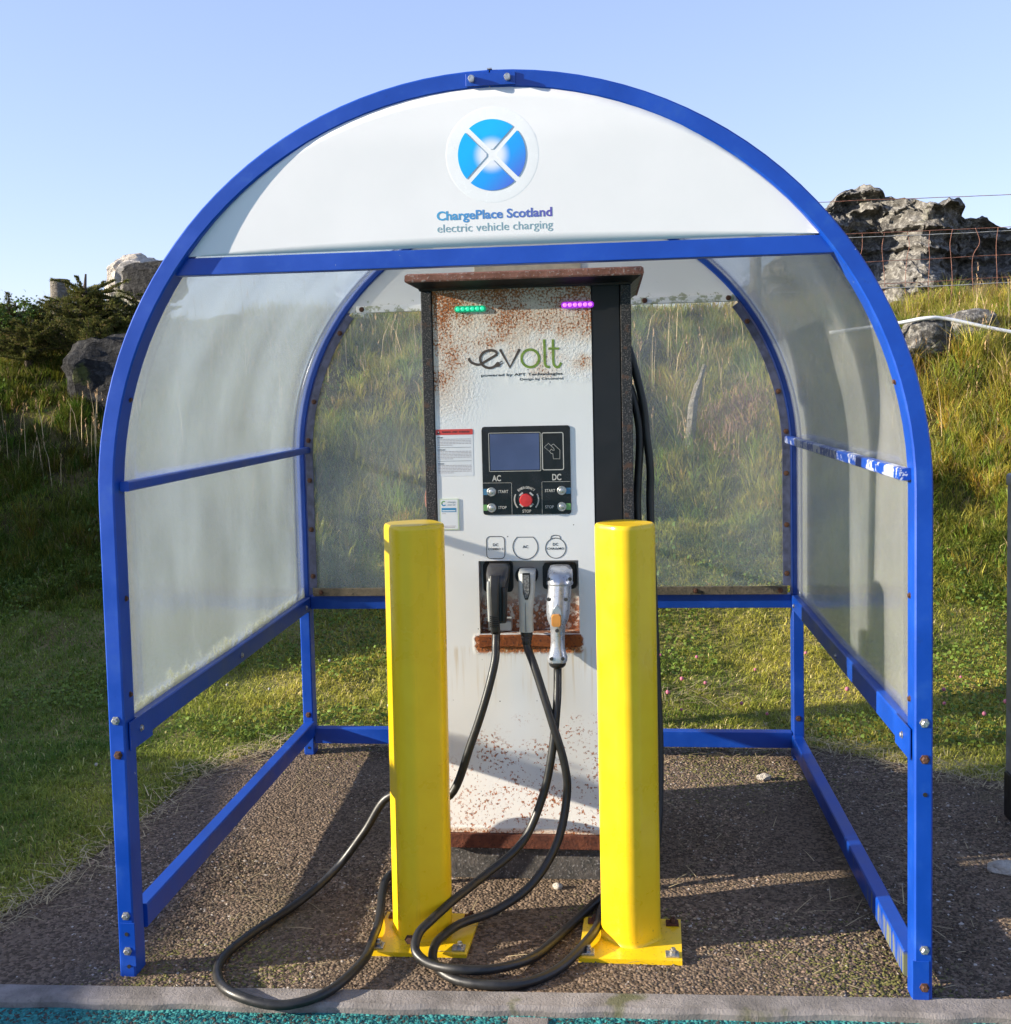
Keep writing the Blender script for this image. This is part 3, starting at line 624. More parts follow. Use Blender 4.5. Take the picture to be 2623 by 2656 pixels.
g = G(); g.ribbon([(p.x, p.z) for p in spline([(.0852, 0, 1.7043), (.0856, 0, 1.665), (.0860, 0, 1.632), (.0905, 0, 1.622), (.1005, 0, 1.6195)], 6)], W, yl0, yl1); g.ob('logo_stroke', 'logo_green', CH)
g = G(); g.ribbon([(p.x, p.z) for p in spline([(.1118, 0, 1.7035), (.1118, 0, 1.665), (.1120, 0, 1.634), (.1175, 0, 1.621), (.128, 0, 1.620), (.1355, 0, 1.632)], 6)], W, yl0, yl1); g.ob('logo_stroke', 'logo_green', CH)
g = G(); g.ribbon([(.0974, 1.6759), (.1302, 1.6752)], .0065, yl0-.0004, yl1); g.ob('logo_stroke', 'logo_green', CH)
text('lettering', 'powered by APT Technologies', -.1114, .1392, 1.5955, 1.6035, FYc-.0006, 'ink', CH, .012, depth=.0003)
text('lettering', 'Design by Circontrol', .0081, .1401, 1.5810, 1.5885, FYc-.0006, 'ink', CH, .004, depth=.0003)
# control panel
P = rrect(-.1144, .1585, 1.1672, 1.4405, .009)
ui = G(); ui.loft([[(x, FYc, z) for x, z in P], [(x, FYc-.0035, z) for x, z in P], [(.022+(x-.022)*.993, FYc-.0045, 1.304+(z-1.304)*.993) for x, z in P]]); ui = ui.ob('control_panel', 'ui', CH, True, 40)
YU = FYc-.0047
g = G(); g.prism(rrect(-.0885, .0635, 1.3058, 1.4175, .001), YU-.0006, YU+.001); g.ob('screen', 'screen', ui)
g = G(); g.ribbon(rrect(-.0922, .0672, 1.3020, 1.4207, .003), .0016, YU-.0008, YU+.001, True); g.ob('screen_frame', 'line', ui)
g = G(); g.ribbon(rrect(.0728, .1372, 1.3045, 1.4185, .005), .0028, YU-.0008, YU+.001, True); g.ob('card_reader_frame', 'line', ui)
g = G(); g.ribbon([(.0921, 1.3862), (.0792, 1.3747), (.0958, 1.3600), (.0965, 1.3640), (.1010, 1.3680), (.1040, 1.3650), (.1095, 1.3638), (.1085, 1.3700)], .0013, YU-.0007, YU+.001, True); g.ob('card_symbol', 'line', ui)
g = G(); g.ribbon([(.1003, 1.3785), (.1060, 1.3832), (.1085, 1.3830), (.1269, 1.3646), (.1263, 1.3377), (.1062, 1.3381), (.1050, 1.3540), (.1020, 1.3548), (.0998, 1.3542), (.0958, 1.3600)], .0013, YU-.0007, YU+.001); g.ob('hand_symbol', 'line', ui)
for body, xa, xb, za, zb_, bo in (('AC', -.0844, -.0569, 1.2722, 1.2903, .05), ('DC', .1016, .1293, 1.2724, 1.2914, .05), ('START', -.0674, -.0351, 1.2350, 1.2440, .03), ('START', .0781, .1101, 1.2360, 1.2450, .03),
                                  ('STOP', -.0677, -.0413, 1.1858, 1.1942, .03), ('STOP', .0779, .1049, 1.1856, 1.1945, .03), ('STOP', .0076, .0346, 1.1732, 1.1824, .03)):
    text('lettering', body, xa, xb, za, zb_, YU-.0006, 'line', ui, bo*.5, depth=.0003)
for pts in ([(-.1134, 1.2665), (-.0262, 1.2662), (-.0245, 1.2645), (-.0248, 1.1690)], [(.1568, 1.2675), (.0712, 1.2677), (.0695, 1.2660), (.0685, 1.1690)]):
    g = G(); g.ribbon(pts, .0009, YU-.0006, YU+.001); g.ob('printed_line', 'line', ui)
for k, ch in enumerate('EMERGENCY'):    # lettering bent over the stop button
    a = 128-76*k/8; r_ = .0350; cx, cz = .0208+r_*math.cos(R(a)), 1.2125+r_*math.sin(R(a)); 
    o = text('lettering', ch, -.0028, .0028, 0, .0072, 0, 'line', ui, .03); ro = R(a-90); 
    for v in o.data.vertices:
        x, z = v.co.x+ui.parent.location.x, v.co.z; v.co = Vector((cx+x*math.cos(ro)-z*math.sin(ro), YU-.0006-.95, cz+x*math.sin(ro)+z*math.cos(ro)))
for a0, a1 in ((153, 222), (27, -42)):
    g = G(); g.ribbon(arc(.0208, 1.2135, .0372, a0, a1, 12), .0042, YU-.0007, YU+.001); g.ob('printed_arc', 'line', ui)
g = G(); g.lathe([(.026, 0), (.026, -.003), (.024, -.004)], (.0208, YU, 1.2135), 'Y', 28); es = g.ob('emergency_stop', 'black', ui, True, 40)
g = G(); g.lathe([(.013, 0), (.013, -.012), (.020, -.014), (.0203, -.020), (.018, -.023), (0, -.024)], (.0208, YU-.003, 1.2135), 'Y', 24); g.ob('push_button', 'red', es, True, 40)
for a in (48, 132, 228, 312):
    c_, s_ = math.cos(R(a)), math.sin(R(a)); g = G(); g.ribbon([(.0208+.0235*c_-.007*s_, 1.2135+.0235*s_+.007*c_), (.0208+.0235*c_+.007*s_, 1.2135+.0235*s_-.007*c_)], .005, YU-.006, YU-.003); g.ob('button_guard', 'grey_plastic', es)
for x, z in ((-.0872, 1.2388), (-.0878, 1.1893), (.1302, 1.2400), (.1295, 1.1902)):
    g = G(); g.lathe([(.0142, 0), (.0142, -.002), (.0125, -.004), (.0105, -.004), (.0098, -.002), (.0080, -.002), (.0078, -.0045), (.006, -.006), (0, -.0062)], (x, YU, z), 'Y', 28); g.ob('steel_button', 'chrome', ui, True, 40)
for xa, xb, za, zb_, m in ((-.1128, -.100, 1.2292, 1.2484, 'teal_tab'), (-.1138, -.101, 1.1806, 1.1992, 'green_tab'), (.143, .1572, 1.2297, 1.2482, 'teal_tab'), (.143, .1568, 1.1800, 1.2000, 'green_tab')):
    G().box(xa, xb, YU-.0005, YU+.001, za, zb_).ob('colour_tab', m, ui)
# warning sticker
YS = FYc-.0006
st = G(); st.prism(rrect(-.2575, -.1418, 1.2888, 1.4350, .003), YS, FYc+.001); st = st.ob('warning_sticker', 'sticker', CH)
G().prism(rrect(-.2576, -.1417, 1.4177, 1.4351, .0025), YS-.0004, YS+.0002).ob('header', 'sticker_red', st) if False else None
g = G(); g.prism(rrect(-.2576, -.1417, 1.4177, 1.4351, .0025), YS-.0004, YS+.0002); g.ob('header', 'sticker_red', st)
g = G(); g.prism([(-.2545, 1.4205), (-.2435, 1.4205), (-.2490, 1.4318)], YS-.0009, YS-.0003); wt = g.ob('warning_triangle', 'ink', st)
g = G(); g.ribbon([(-.2490, 1.4285), (-.2490, 1.4245)], .0014, YS-.0014, YS-.0008); g.ob('exclamation_mark', 'sticker', wt)
text('lettering', 'WARNING - AVISO - ATTENTION', -.2384, -.1531, 1.4243, 1.4292, YS-.0006, 'ink', st, .02, depth=.0004)
zz = 1.4099
for head, zt_, nl in (('ENGLISH', 1.4095, 5), ('CASTELLANO', 1.3715, 6), ('FRANÇAIS', 1.3280, 6)):
    text('lettering', head, -.2530, -.2530+.0024*len(head), zt_-.0015, zt_+.0015, YS-.0004, 'ink', st, .03, depth=.0003)
    for k in range(nl):       # the small print is only grey lines at this size
        z = zt_-.0052-.0046*k; x = -.2530; xe = -.1480 if k < nl-1 else -.205; g = G()
        while x < xe:
            w = random.uniform(.004, .012); g.box(x, min(x+w, xe), YS-.0004, YS+.0002, z-.0009, z+.0009); x += w+.0016
        g.ob('small_print', 'ink_faint', st)
for z in (1.3785, 1.3362):
    G().box(-.2527, -.1475, YS-.0004, YS+.0002, z-.0004, z+.0004).ob('printed_line', 'ink', st)
# small card holder
cd = G(); P = rrect(-.2500, -.1912, 1.1218, 1.2190, .003); cd.prism(P, FYc-.0035, FYc+.001); cd = cd.ob('card_sticker', 'pale_green', CH)
YC = FYc-.0037; g = G(); g.prism(rrect(-.2475, -.1945, 1.1245, 1.2165, .002), YC, YC+.0005); g.ob('card_face', 'sticker', cd)
g = G(); g.ribbon(arc(-.2375, 1.2045, .0066, 60, 200, 12), .0035, YC-.0004, YC+.0001); g.ob('leaf_logo', 'green_tab', cd)
g = G(); g.ribbon(arc(-.2375, 1.2045, .0066, 200, 320, 12), .0035, YC-.0004, YC+.0001); g.ob('leaf_logo', 'sky_blue', cd)
text('lettering', 'charge', -.2260, -.2010, 1.2065, 1.2118, YC-.0003, 'ink_grey', cd, .01, depth=.0003); text('lettering', 'your car', -.2260, -.2010, 1.1980, 1.2033, YC-.0003, 'ink_grey', cd, .01, depth=.0003)
G().box(-.2451, -.1993, YC-.0004, YC+.0001, 1.1773, 1.1903).ob('blue_label', 'sky_blue', cd)
text('lettering', '0000 247 0000', -.2430, -.2015, 1.1795, 1.1838, YC-.0007, 'sticker', cd, .03, depth=.0003) if False else None
for z, xa, xb in ((1.1725, -.2440, -.2320), (1.1335, -.2400, -.2010), (1.1295, -.2370, -.2040), (1.1815, -.2430, -.2015)):
    G().box(xa, xb, YC-(.0007 if z > 1.175 else .0004), YC+.0001, z-.0007 if z < 1.175 else z-.0016, z+.0007 if z < 1.175 else z+.0016).ob('small_print', 'ink_faint' if z < 1.175 else 'sticker', cd)
# connector symbols
YI = FYc-.0010; LW = .0019
g = G(); g.ribbon(rrect(-.1072, -.0508, 1.0298, 1.0990, .012, 6), LW, YI, FYc+.0005, True); g.ob('connector_symbol', 'ink', CH)
P = arc(.0136, 1.0640, .0385, 215-360+360, 325+0, 4); P = [(-.0115, 1.0962)]+[(x, z) for x, z in arc(.0136, 1.0655, .0388, 140, 400, 30)]+[(.0387, 1.0962)]
g = G(); g.ribbon(P, LW, YI, FYc+.0005, True); g.ob('connector_symbol', 'ink', CH)
g = G(); g.ribbon(arc(.1076, 1.0610, .0315, 0, 352, 36), LW, YI, FYc+.0005, True); g.ob('connector_symbol', 'ink', CH)
g = G(); g.ribbon([(.0925, 1.0905), (.0955, 1.0985), (.1020, 1.1010), (.1135, 1.1010), (.1205, 1.0985), (.1235, 1.0905)], LW, YI, FYc+.0005); g.ob('connector_symbol', 'ink', CH)
for body, xa, xb, za, h_ in (('DC', -.0871, -.0704, 1.0690, .0085), ('COMBO 2', -.1025, -.0555, 1.0568, .0066), ('AC', .0051, .0227, 1.0620, .0085), ('DC', .0990, .1155, 1.0690, .0085), ('CHAdeMO', .0812, .1337, 1.0565, .0066)):
    text('lettering', body, xa, xb, za, za+h_, FYc-.0006, 'ink', CH, .012, depth=.0003)
# sockets in the bay
YB = FYc+.075
for P in (rrect(-.125, -.032, .917, 1.012, .012), rrect(-.0235, .0475, .945, .991, .020), rrect(.0640, .1690, .926, 1.006, .012)):
    g = G(); g.loft([[(x, YB, z) for x, z in P], [(x, YB-.030, z) for x, z in P], [(x*.98+.0004, YB-.034, z) for x, z in P]]); g.ob('socket', 'black', CH, True, 40)
G().box(-.112, -.038, YB-.045, YB, .795, .826, .003).ob('cable_shelf', 'grey_plastic', CH)
G().box(-.118, -.034, YB-.055, YB-.043, .836, .842, .002).ob('hook_bar', 'grey_plastic', CH)
# hook on the far side of the cabinet
g = G(); g.tube(spline([(-.290, .85, 1.23), (-.318, .86, 1.230), (-.326, .87, 1.20), (-.320, .86, 1.172), (-.290, .85, 1.17)], 5), .008, 8); g.ob('cable_hook', 'rust_red', CH, True)

# ------------------------------------------------------------------ charging cables (connector + hose are one thing)
def sec(cx, cz_or_y, w, dpt, z, r=.35, n=4):
    """rounded-rectangle ring at height z, centred cx / y"""
    P = rrect(-w/2, w/2, -dpt/2, dpt/2, min(w, dpt)*r, n); return [(cx+x, cz_or_y+y, z) for x, y in P]
def conn(rings, name, mat, parent): g = G(); g.loft(rings); return g.ob(name, mat, parent, True, 50)
HOSE = .0128
# combo connector, charcoal
c1 = empty('charging_cable', (-.07, .60, 0), 'charcoal combo connector, its black cable looping out to the kerb past one bollard', 'cable')
cx = -.070
body = conn([sec(cx, .655, .060, .055, 1.016, .45), sec(cx, .640, .069, .085, 1.006, .42), sec(cx, .620, .071, .095, .988, .42), sec(cx, .605, .066, .080, .968, .36), sec(cx-.001, .600, .058, .066, .930, .3), sec(cx-.002, .598, .056, .060, .860, .25), sec(cx-.002, .598, .054, .058, .842, .2)], 'connector_body', 'dark_plastic', c1)
conn([sec(cx-.006, .570, .030, .018, .990, .4), sec(cx-.006, .553, .029, .020, .950), sec(cx-.006, .553, .026, .020, .870), sec(cx-.006, .560, .028, .030, .822), sec(cx-.006, .572, .030, .034, .812)], 'grip_spine', 'rubber', body)
conn([sec(cx+.022, .565, .014, .012, .955), sec(cx+.024, .562, .017, .018, .930), sec(cx+.020, .562, .014, .016, .850)], 'side_rib', 'black', body)
conn([sec(cx-.024, .566, .010, .012, .972), sec(cx-.024, .564, .012, .014, .950), sec(cx-.023, .566, .011, .012, .850)], 'side_rib', 'grey_plastic', body)
for k in range(6):
    z = .838+.0062*k; G().box(cx-.020, cx+.007, .539, .546, z-.0012, z+.0012).ob('grip_ridge', 'black', body)
h1 = spline([(cx-.005, .572, .818), (cx-.006, .560, .780), (-.078, .535, .730), (-.106, .510, .622), (-.150, .500, .495), (-.219, .500, .330), (-.315, .520, .300+.02) if False else (-.322, .530, .395-.07), (-.425, .550, .300), (-.500, .555, .190), (-.590, .545, .075), (-.670, .440, .022), (-.765, .225, .0145), (-.800, .085, .0145), (-.772, -.030, .0190), (-.696, -.115, .0240), (-.570, -.140, .0150), (-.462, -.085, .0240), (-.403, .065, .0300), (-.402, .200, .0300), (-.408, .308, .0300), (-.448, .600, .0145), (-.400, .720, .0145), (-.335, .800, .040), (-.288, .830, .095)], 8)
G().tube(h1, HOSE, 10).ob('hose', 'rubber', c1, True)
# AC connector, pale grey
c2 = empty('charging_cable', (.016, .60, 0), 'slim pale grey AC connector in the middle socket with its black cable', 'cable')
body = conn([sec(.0203, .640, .050, .040, .999, .45), sec(.0203, .610, .053, .052, .990, .42), sec(.0195, .600, .052, .052, .955, .42), sec(.0185, .598, .050, .048, .925, .42), sec(.0160, .598, .043, .044, .880, .42), sec(.0158, .600, .043, .042, .830, .40), sec(.0158, .602, .043, .040, .811, .35)], 'connector_body', 'grey_plastic', c2)
P = [(.0090, .9955), (.0315, .9955), (.0325, .960), (.0305, .935), (.0240, .9145), (.0150, .9145), (.0095, .935), (.0085, .960)]
g = G(); g.prism(P, .5715, .580); g.ob('grip_inlay', 'black', body); g = G(); g.prism([(.0195+(x-.0195)*.78, .955+(z-.955)*.88) for x, z in P], .5700, .574); g.ob('grip_pad', 'knurl', body)
G().box(.0150, .0162, .5745, .580, .814, .905).ob('mould_seam', 'dark_plastic', body)
g = G(); g.lathe([(.0185, 0), (.0190, -.012), (.0165, -.014), (.0180, -.018), (.0155, -.020), (.0168, -.026), (.0140, -.028), (.0150, -.036), (.0130, -.042)], (.0158, .600, .811), 'Z', 16); g.ob('strain_relief', 'rubber', body, True, 40)
h2 = spline([(.0158, .600, .775), (.020, .592, .755), (.044, .560, .700), (.091, .515, .560), (.128, .500, .433), (.134, .495, .335), (.104, .455, .205), (.030, .405, .100), (-.070, .345, .048), (-.165, .270, .040), (-.205, .205, .036), (-.222, .145, .032), (-.210, .075, .022), (-.145, .012, .0145), (-.044, -.016, .0190), (.050, .014, .0145), (.129, .097, .0145), (.192, .205, .0300), (.222, .300, .0300), (.240, .430, .0300), (.300, .560, .0145), (.390, .640, .060), (.420, .720, .350), (.412, .780, .800), (.4044, .800, 1.1666), (.4060, .80, 1.2896), (.3954, .80, 1.400), (.3860, .80, 1.500), (.3500, .80, 1.655), (.3300, .80, 1.70)], 8)
G().tube(h2, HOSE, 10).ob('hose', 'rubber', c2, True)
# CHAdeMO connector, silver
c3 = empty('charging_cable', (.117, .60, 0), 'large silver pistol-grip connector with orange trigger and its black cable', 'cable')
def R3(rows): return [sec(*r) for r in rows]
body = conn(R3([(.1205, .640, .060, .060, 1.008, .5), (.1215, .625, .074, .075, .998, .5), (.1215, .610, .078, .090, .985, .5), (.1205, .604, .077, .090, .962, .5), (.1200, .604, .072, .080, .958, .5), (.1180, .598, .073, .078, .930, .5), (.1150, .592, .074, .076, .900, .48), (.1140, .588, .072, .074, .872, .48), (.1135, .584, .064, .068, .852, .48), (.1130, .582, .048, .056, .836, .48), (.1125, .580, .0440, .046, .815, .48), (.1120, .578, .0425, .042, .785, .48), (.1115, .576, .0450, .042, .765, .48), (.1108, .575, .0540, .046, .748, .48), (.1105, .575, .0610, .050, .738, .45), (.1102, .575, .0600, .050, .727, .42), (.1100, .575, .0540, .048, .722, .42)]), 'connector_body', 'silver', c3)
g = G(); g.lathe([(.0400, 0), (.0410, -.004), (.0400, -.009)], (.1205, .604, .965), 'Z', 28); g.ob('collar', 'silver', body, True, 40)
g = G(); P = [(.0955, .842), (.1265, .842), (.1280, .868), (.1235, .890), (.1130, .9040), (.1025, .890), (.0945, .868)]; g.prism(P, .540, .560); g.ob('trigger_surround', 'silver', body)
g = G(); P = rrect(.0965, .1255, .8380, .8765, .008, 4); g.loft([[(x, .560, z) for x, z in P], [(x, .536, z) for x, z in P], [(.111+(x-.111)*.86, .530, .857+(z-.857)*.9) for x, z in P]]); g.ob('trigger', 'orange', body, True, 40)
for x, z, y in ((.0880, .978, .572), (.1530, .978, .570), (.0870, .917, .566), (.1400, .917, .563), (.0930, .738, .551), (.1275, .738, .551), (.1115, .823, .556)):
    g = G(); g.lathe([(.0058, 0), (.0058, -.003), (.0040, -.0035)], (x, y, z), 'Y', 12); g.ob('screw_boss', 'dark_plastic', body)
g = G(); g.lathe([(.0265, 0), (.0270, -.004), (.0245, -.012), (.0200, -.016), (.0140, -.020)], (.1100, .575, .7235), 'Z', 18); g.ob('strain_relief', 'rubber', body, True, 40)
h3 = spline([(.1100, .575, .710), (.1100, .570, .680), (.1080, .535, .605), (.0920, .505, .465), (.0620, .490, .334), (.000, .455, .205), (-.105, .380, .135), (-.180, .275, .110), (-.232, .185, .092), (-.262, .135, .075), (-.262, .085, .050), (-.214, .048, .0350), (-.130, .018, .0390), (-.037, .048, .0300), (.055, .150, .0145), (.149, .340, .0145), (.224, .498, .0145), (.300, .640, .0145), (.372, .700, .060), (.395, .740, .350), (.372, .79, .80), (.3635, .80, 1.1474), (.3660, .80, 1.2409), (.3740, .80, 1.3700), (.3700, .80, 1.45), (.3480, .80, 1.545), (.3250, .80, 1.58)], 8)
G().tube(h3, HOSE, 10).ob('hose', 'rubber', c3, True)

# ------------------------------------------------------------------ bollards
def bollard(cx, cy, rot, s, r, ztop, label, plate, tilt):
    o = empty('bollard', (cx, cy, 0), label, 'bollard', 'yellow bollards guarding the charger')
    P = rrect(-s/2, s/2, -s/2, s/2, r, 7); c_, s_ = math.cos(rot), math.sin(rot)
    def rg(k, z): return [(cx+(x*c_-y*s_)*k+tilt*z, cy+(x*s_+y*c_)*k, z) for x, y in P]
    g = G(); g.loft([rg(1.06, .010), rg(1.02, .016), rg(1, .024)] + [rg(1, .2*k) for k in range(1, 6)] + [rg(1, ztop-.014), rg(.985, ztop-.006), rg(.95, ztop-.0015), rg(.90, ztop)])
    g.ob('post', 'yellow', o, True, 35)
    x0, x1, y0, y1 = plate; sk = .018
    g = G(); g.loft([[(x0-sk*0, y0, -.002), (x1, y0, -.002), (x1+sk*.6, y1, -.002), (x0+sk*.6, y1, -.002)], [(x0, y0, .012), (x1, y0, .012), (x1+sk*.6, y1, .012), (x0+sk*.6, y1, .012)]]); bp = g.ob('base_plate', 'yellow', o)
    for i, (x, y) in enumerate(((x0+.025, y0+.03), (x1-.025, y0+.03), (x0+.04, y1-.03), (x1-.015, y1-.03))):
        g = G(); g.box(x-.018, x+.018, y-.016, y+.016, .012, .018, .001); w = g.ob('washer', 'steel' if y < cy else 'rust', bp)
        g = G(); g.lathe([(.0095, 0), (.0095, .009), (.006, .0095), (.006, .015), (0, .0155)], (x+.003, y, .018), 'Z', 6); g.ob('nut', 'steel' if y < cy else 'rust_bolt', w)
    return o
b1 = bollard(-.279, .296, R(28), .156, .050, 1.186, 'square yellow steel bollard beside the warning sticker with cables round its foot', (-.411, -.134, .150, .392), .006)
bolt(b1, -.298, .190, .030, .010, .012, 'rust_bolt')
bollard(.3165, .296, R(44), .149, .054, 1.180, 'yellow steel bollard turned cornerwise in front of the black strip', (.172, .450, .150, .392), .000)

# ------------------------------------------------------------------ post at the edge of the car park
gp = empty('metal_post', (1.720, 1.235, 0), 'grey galvanised square post at the edge of the tarmac', 'post')
G().box(1.660, 1.780, 1.175, 1.295, .16, 1.205, .008).ob('post', 'galv', gp, True, 30)
G().box(1.656, 1.784, 1.171, 1.299, -.01, .16, .008).ob('base_sleeve', 'black', gp, True, 30)
G().box(1.655, 1.785, 1.170, 1.300, 1.175, 1.222, .012).ob('cap', 'galv', gp, True, 30)

# ------------------------------------------------------------------ rocks
def rock(name, c, size, mat, label, cat='rock', group=None, sub=4, rough=.35, seed=0, strata=0.0, rot=0, block=0.0):
    bm = bmesh.new(); bmesh.ops.create_icosphere(bm, subdivisions=sub, radius=1); sd = Vector((seed*13.7, seed*5.1, seed*9.3))
    for v in bm.verts:
        p = v.co.copy()
        if block: p = Vector([math.copysign(abs(q)**(1-block), q) for q in p])
        n = mnoise.fractal(p*1.3+sd, .9, 2.1, 5); r_ = mnoise.ridged_multi_fractal(p*2.2+sd, .8, 2.0, 4, 1, 2)
        k = 1+rough*(n*.7+(r_-1)*.22)
        q = p*k
        if strata: 
            zz = q.z*size[2]*7+n*1.2; st_ = (zz-math.floor(zz)); sh = strata*(st_**.5-.6)*(.6+.8*mnoise.noise(p*3+sd)); q.x *= 1+sh; q.y *= 1+sh
        x, y, z = q.x*size[0], q.y*size[1], q.z*size[2]
        v.co = Vector((c[0]+x*math.cos(rot)-y*math.sin(rot), c[1]+x*math.sin(rot)+y*math.cos(rot), c[2]+z))
    g = G(); bm.verts.index_update(); g.add([v.co[:] for v in bm.verts], [[v.index for v in f.verts] for f in bm.faces]); bm.free()
    o = g.ob(name, mat, None, True, 28, False); tag(o, label, cat, group); return o
def outcrop():
    """the crag behind the fence: a lumpy ledged wall of rock"""
    xs = np.linspace(1.5, 7.5, 230); prof_x = [1.2, 1.8, 2.2, 2.46, 2.59, 2.68, 2.77, 2.95, 3.21, 3.40, 3.52, 3.77, 3.87, 4.05, 4.27, 4.7, 5.4, 6.4, 7.6]
    prof_z = [2.2, 2.6, 3.02, 3.30, 3.40, 3.48, 3.53, 3.50, 3.38, 3.32, 3.31, 3.29, 3.20, 3.15, 3.09, 3.02, 2.98, 2.5, 2.2]
    g = G(); n = 110
    for i, x in enumerate(xs):
        zt = float(np.interp(x, prof_x, prof_z)) + .05*mnoise.noise(Vector((x*5, 3, 1))) + .03*mnoise.noise(Vector((x*13, 7, 1)))
        for j in range(n+1):
            u = j/n
            if u < .7: z = 1.9+(zt-1.9)*u/.7; y = 8.9+.18*(u/.7)
            else: w = (u-.7)/.3; z = zt-.10*w*w-.9*w**6; y = 9.08+1.6*w
            p = Vector((x, y, z)); 
            lay = z*5.2+1.1*mnoise.noise(Vector((x*.9, y, z*.8)))+x*.35; st_ = lay-math.floor(lay)
            bulge = .30*mnoise.fractal(Vector((x*1.4, y*.8, z*1.6)), .9, 2, 4) + .16*(1-st_)**2*(.5+mnoise.noise(Vector((x*2.3, 1, math.floor(lay)*3.1)))) + .09*mnoise.fractal(Vector((x*7, y*4, z*11)), .8, 2, 4)
            col = .22*math.sin(x*4.1+1.3*mnoise.noise(Vector((x, 0, z*1.2))))
            y2 = y-bulge-col if u < .75 else y-bulge*(1-(u-.75)/.25); g.v.append((x + .045*mnoise.noise(Vector((x*4, 9, z*6))), y2, z + (.05*mnoise.fractal(Vector((x*6, y*6, 2)), .8, 2, 4))))
    m = n+1; g.f = [(i*m+j, (i+1)*m+j, (i+1)*m+j+1, i*m+j+1) for i in range(len(xs)-1) for j in range(n)]
    return tag(g.ob('rock_outcrop', 'rock', None, True, 35, False), 'big ragged grey crag rising behind the wire fence', 'rock')
outcrop()
rock('boulder', (-3.56, 5.86, 1.62), (.42, .30, .42), 'rock_black', 'dark boulder with pale lichen spots set in the bank below the spruce', 'rock', None, 4, .28, 2, .10, .2, .35)
rock('pale_rock', (-4.36, 8.10, 2.62), (.26, .22, .34), 'rock_pale', 'pale pointed rock standing on the crest beside the spruce bush', 'rock', None, 4, .30, 5, .1, .1, .45)
rock('dark_rock', (-4.12, 7.92, 2.68), (.30, .14, .19), 'rock_black', 'dark wedge of rock leaning on the pale pointed rock', 'rock', None, 4, .3, 9, .1, -.1, .4)
rock('boulder', (2.61, 5.85, 1.86), (.17, .14, .145), 'rock', 'lichened boulder carrying the white pipe on the bank', 'rock', None, 4, .3, 3, .1, .3, .3)
rock('boulder', (3.03, 6.20, 1.96), (.20, .15, .12), 'rock', 'rounded grey boulder half buried in grass below the wire fence', 'rock', None, 4, .25, 8, 0, 0, .2)
rock('stone', (1.50, .80, .012), (.060, .035, .022), 'rock_pale', 'flat pale stone added in place of a sunlit patch of tarmac near the grey post', 'stone', None, 3, .35, 4)  # added lump, pale to stand in for a sunlit patch of ground
rock('stone', (.095, .600, .008), (.016, .014, .011), 'rock_pale', 'white pebble at the foot of the charger plinth', 'stone', None, 2, .2, 6)
rock('stone', (.86, 1.62, .010), (.030, .018, .014), 'rock_pale', 'pale angular pebble on the tarmac inside the shelter', 'stone', None, 2, .3, 7)

# ------------------------------------------------------------------ wire fence, posts, pipe
fence = empty('wire_fence', (3.2, 7.2, 2.1), 'rusty wire netting fence along the top of the bank', 'fence')
def wire(pts, r, mat='wire'): 
    P = spline(pts, 6); P = [Vector((p.x, p.y, p.z+.006*mnoise.noise(Vector((p.x*3, 1, r*999))))) for p in P]; return G().tube(P, r, 5).ob('wire', mat, fence, True)
FX0, FX1 = 1.55, 5.6
for za, zb_, r_, m in ((3.10, 3.125, 0.003, 'wire'), (2.815, 2.872, 0.003, 'wire'), (2.785, 2.84, .0035, 'wire_new'), (2.56, 2.665, .0026, 'wire'), (2.36, 2.49, .0026, 'wire'), (2.335, 2.42, .0045, 'wire_new'), (2.13, 2.22, .0035, 'wire_new')):
    wire([(FX0+(FX1-FX0)*k/8, 7.2+.01*math.sin(k*2.1), za+(zb_-za)*k/8-.02*math.sin(math.pi*k/8)) for k in range(9)], r_, m)
for i, x in enumerate(np.arange(2.25, 5.5, .185)):
    x = float(x); b = .03*math.sin(i*2.3); t_ = (x-FX0)/(FX1-FX0)
    wire([(x+b, 7.2, 2.08), (x-b*.3, 7.2, 2.35), (x+.01*math.sin(i*5), 7.2, 2.58), (x+b*(1.6 if i % 3 == 0 else .4), 7.2, 2.70), (x+.01, 7.2, 2.80+.05*t_)], .0024)
for x in (FX0, FX1):
    G().tube([(x, 7.23, 1.8), (x+.01, 7.23, 3.18)], .05, 10).ob('fence_post', 'wood', fence, True, 40)
pt = empty('wooden_post', (-4.64, 7.0, 2.1), 'weathered square-cut fence post behind the spruce bush', 'post')
G().tube([(-4.64, 7.0, 1.9), (-4.637, 7.0, 2.3), (-4.635, 7.0, 2.648)], [.086, .083, .080], 12).ob('shaft', 'wood', pt, True, 40)
tag(G().tube(spline([(1.9, 5.78, 1.92), (2.366, 5.75, 1.972), (2.571, 5.72, 2.003), (2.738, 5.74, 1.992), (3.174, 5.75, 1.889), (3.9, 5.8, 1.76)], 8), .0135, 8).ob('water_pipe', 'pipe', None, True), 'white plastic pipe draped over a boulder on the bank', 'pipe')
tag(G().tube(spline([(.835, 5.18, 1.12), (.865, 5.22, 1.42), (.905, 5.24, 1.56), (.950, 5.25, 1.70)], 5), [.034]*6+[.028]*5+[.016]*5, 8).ob('wooden_stake', 'wood', None, True, 40), 'short bleached leaning stake on the bank seen through the back panel', 'stake')

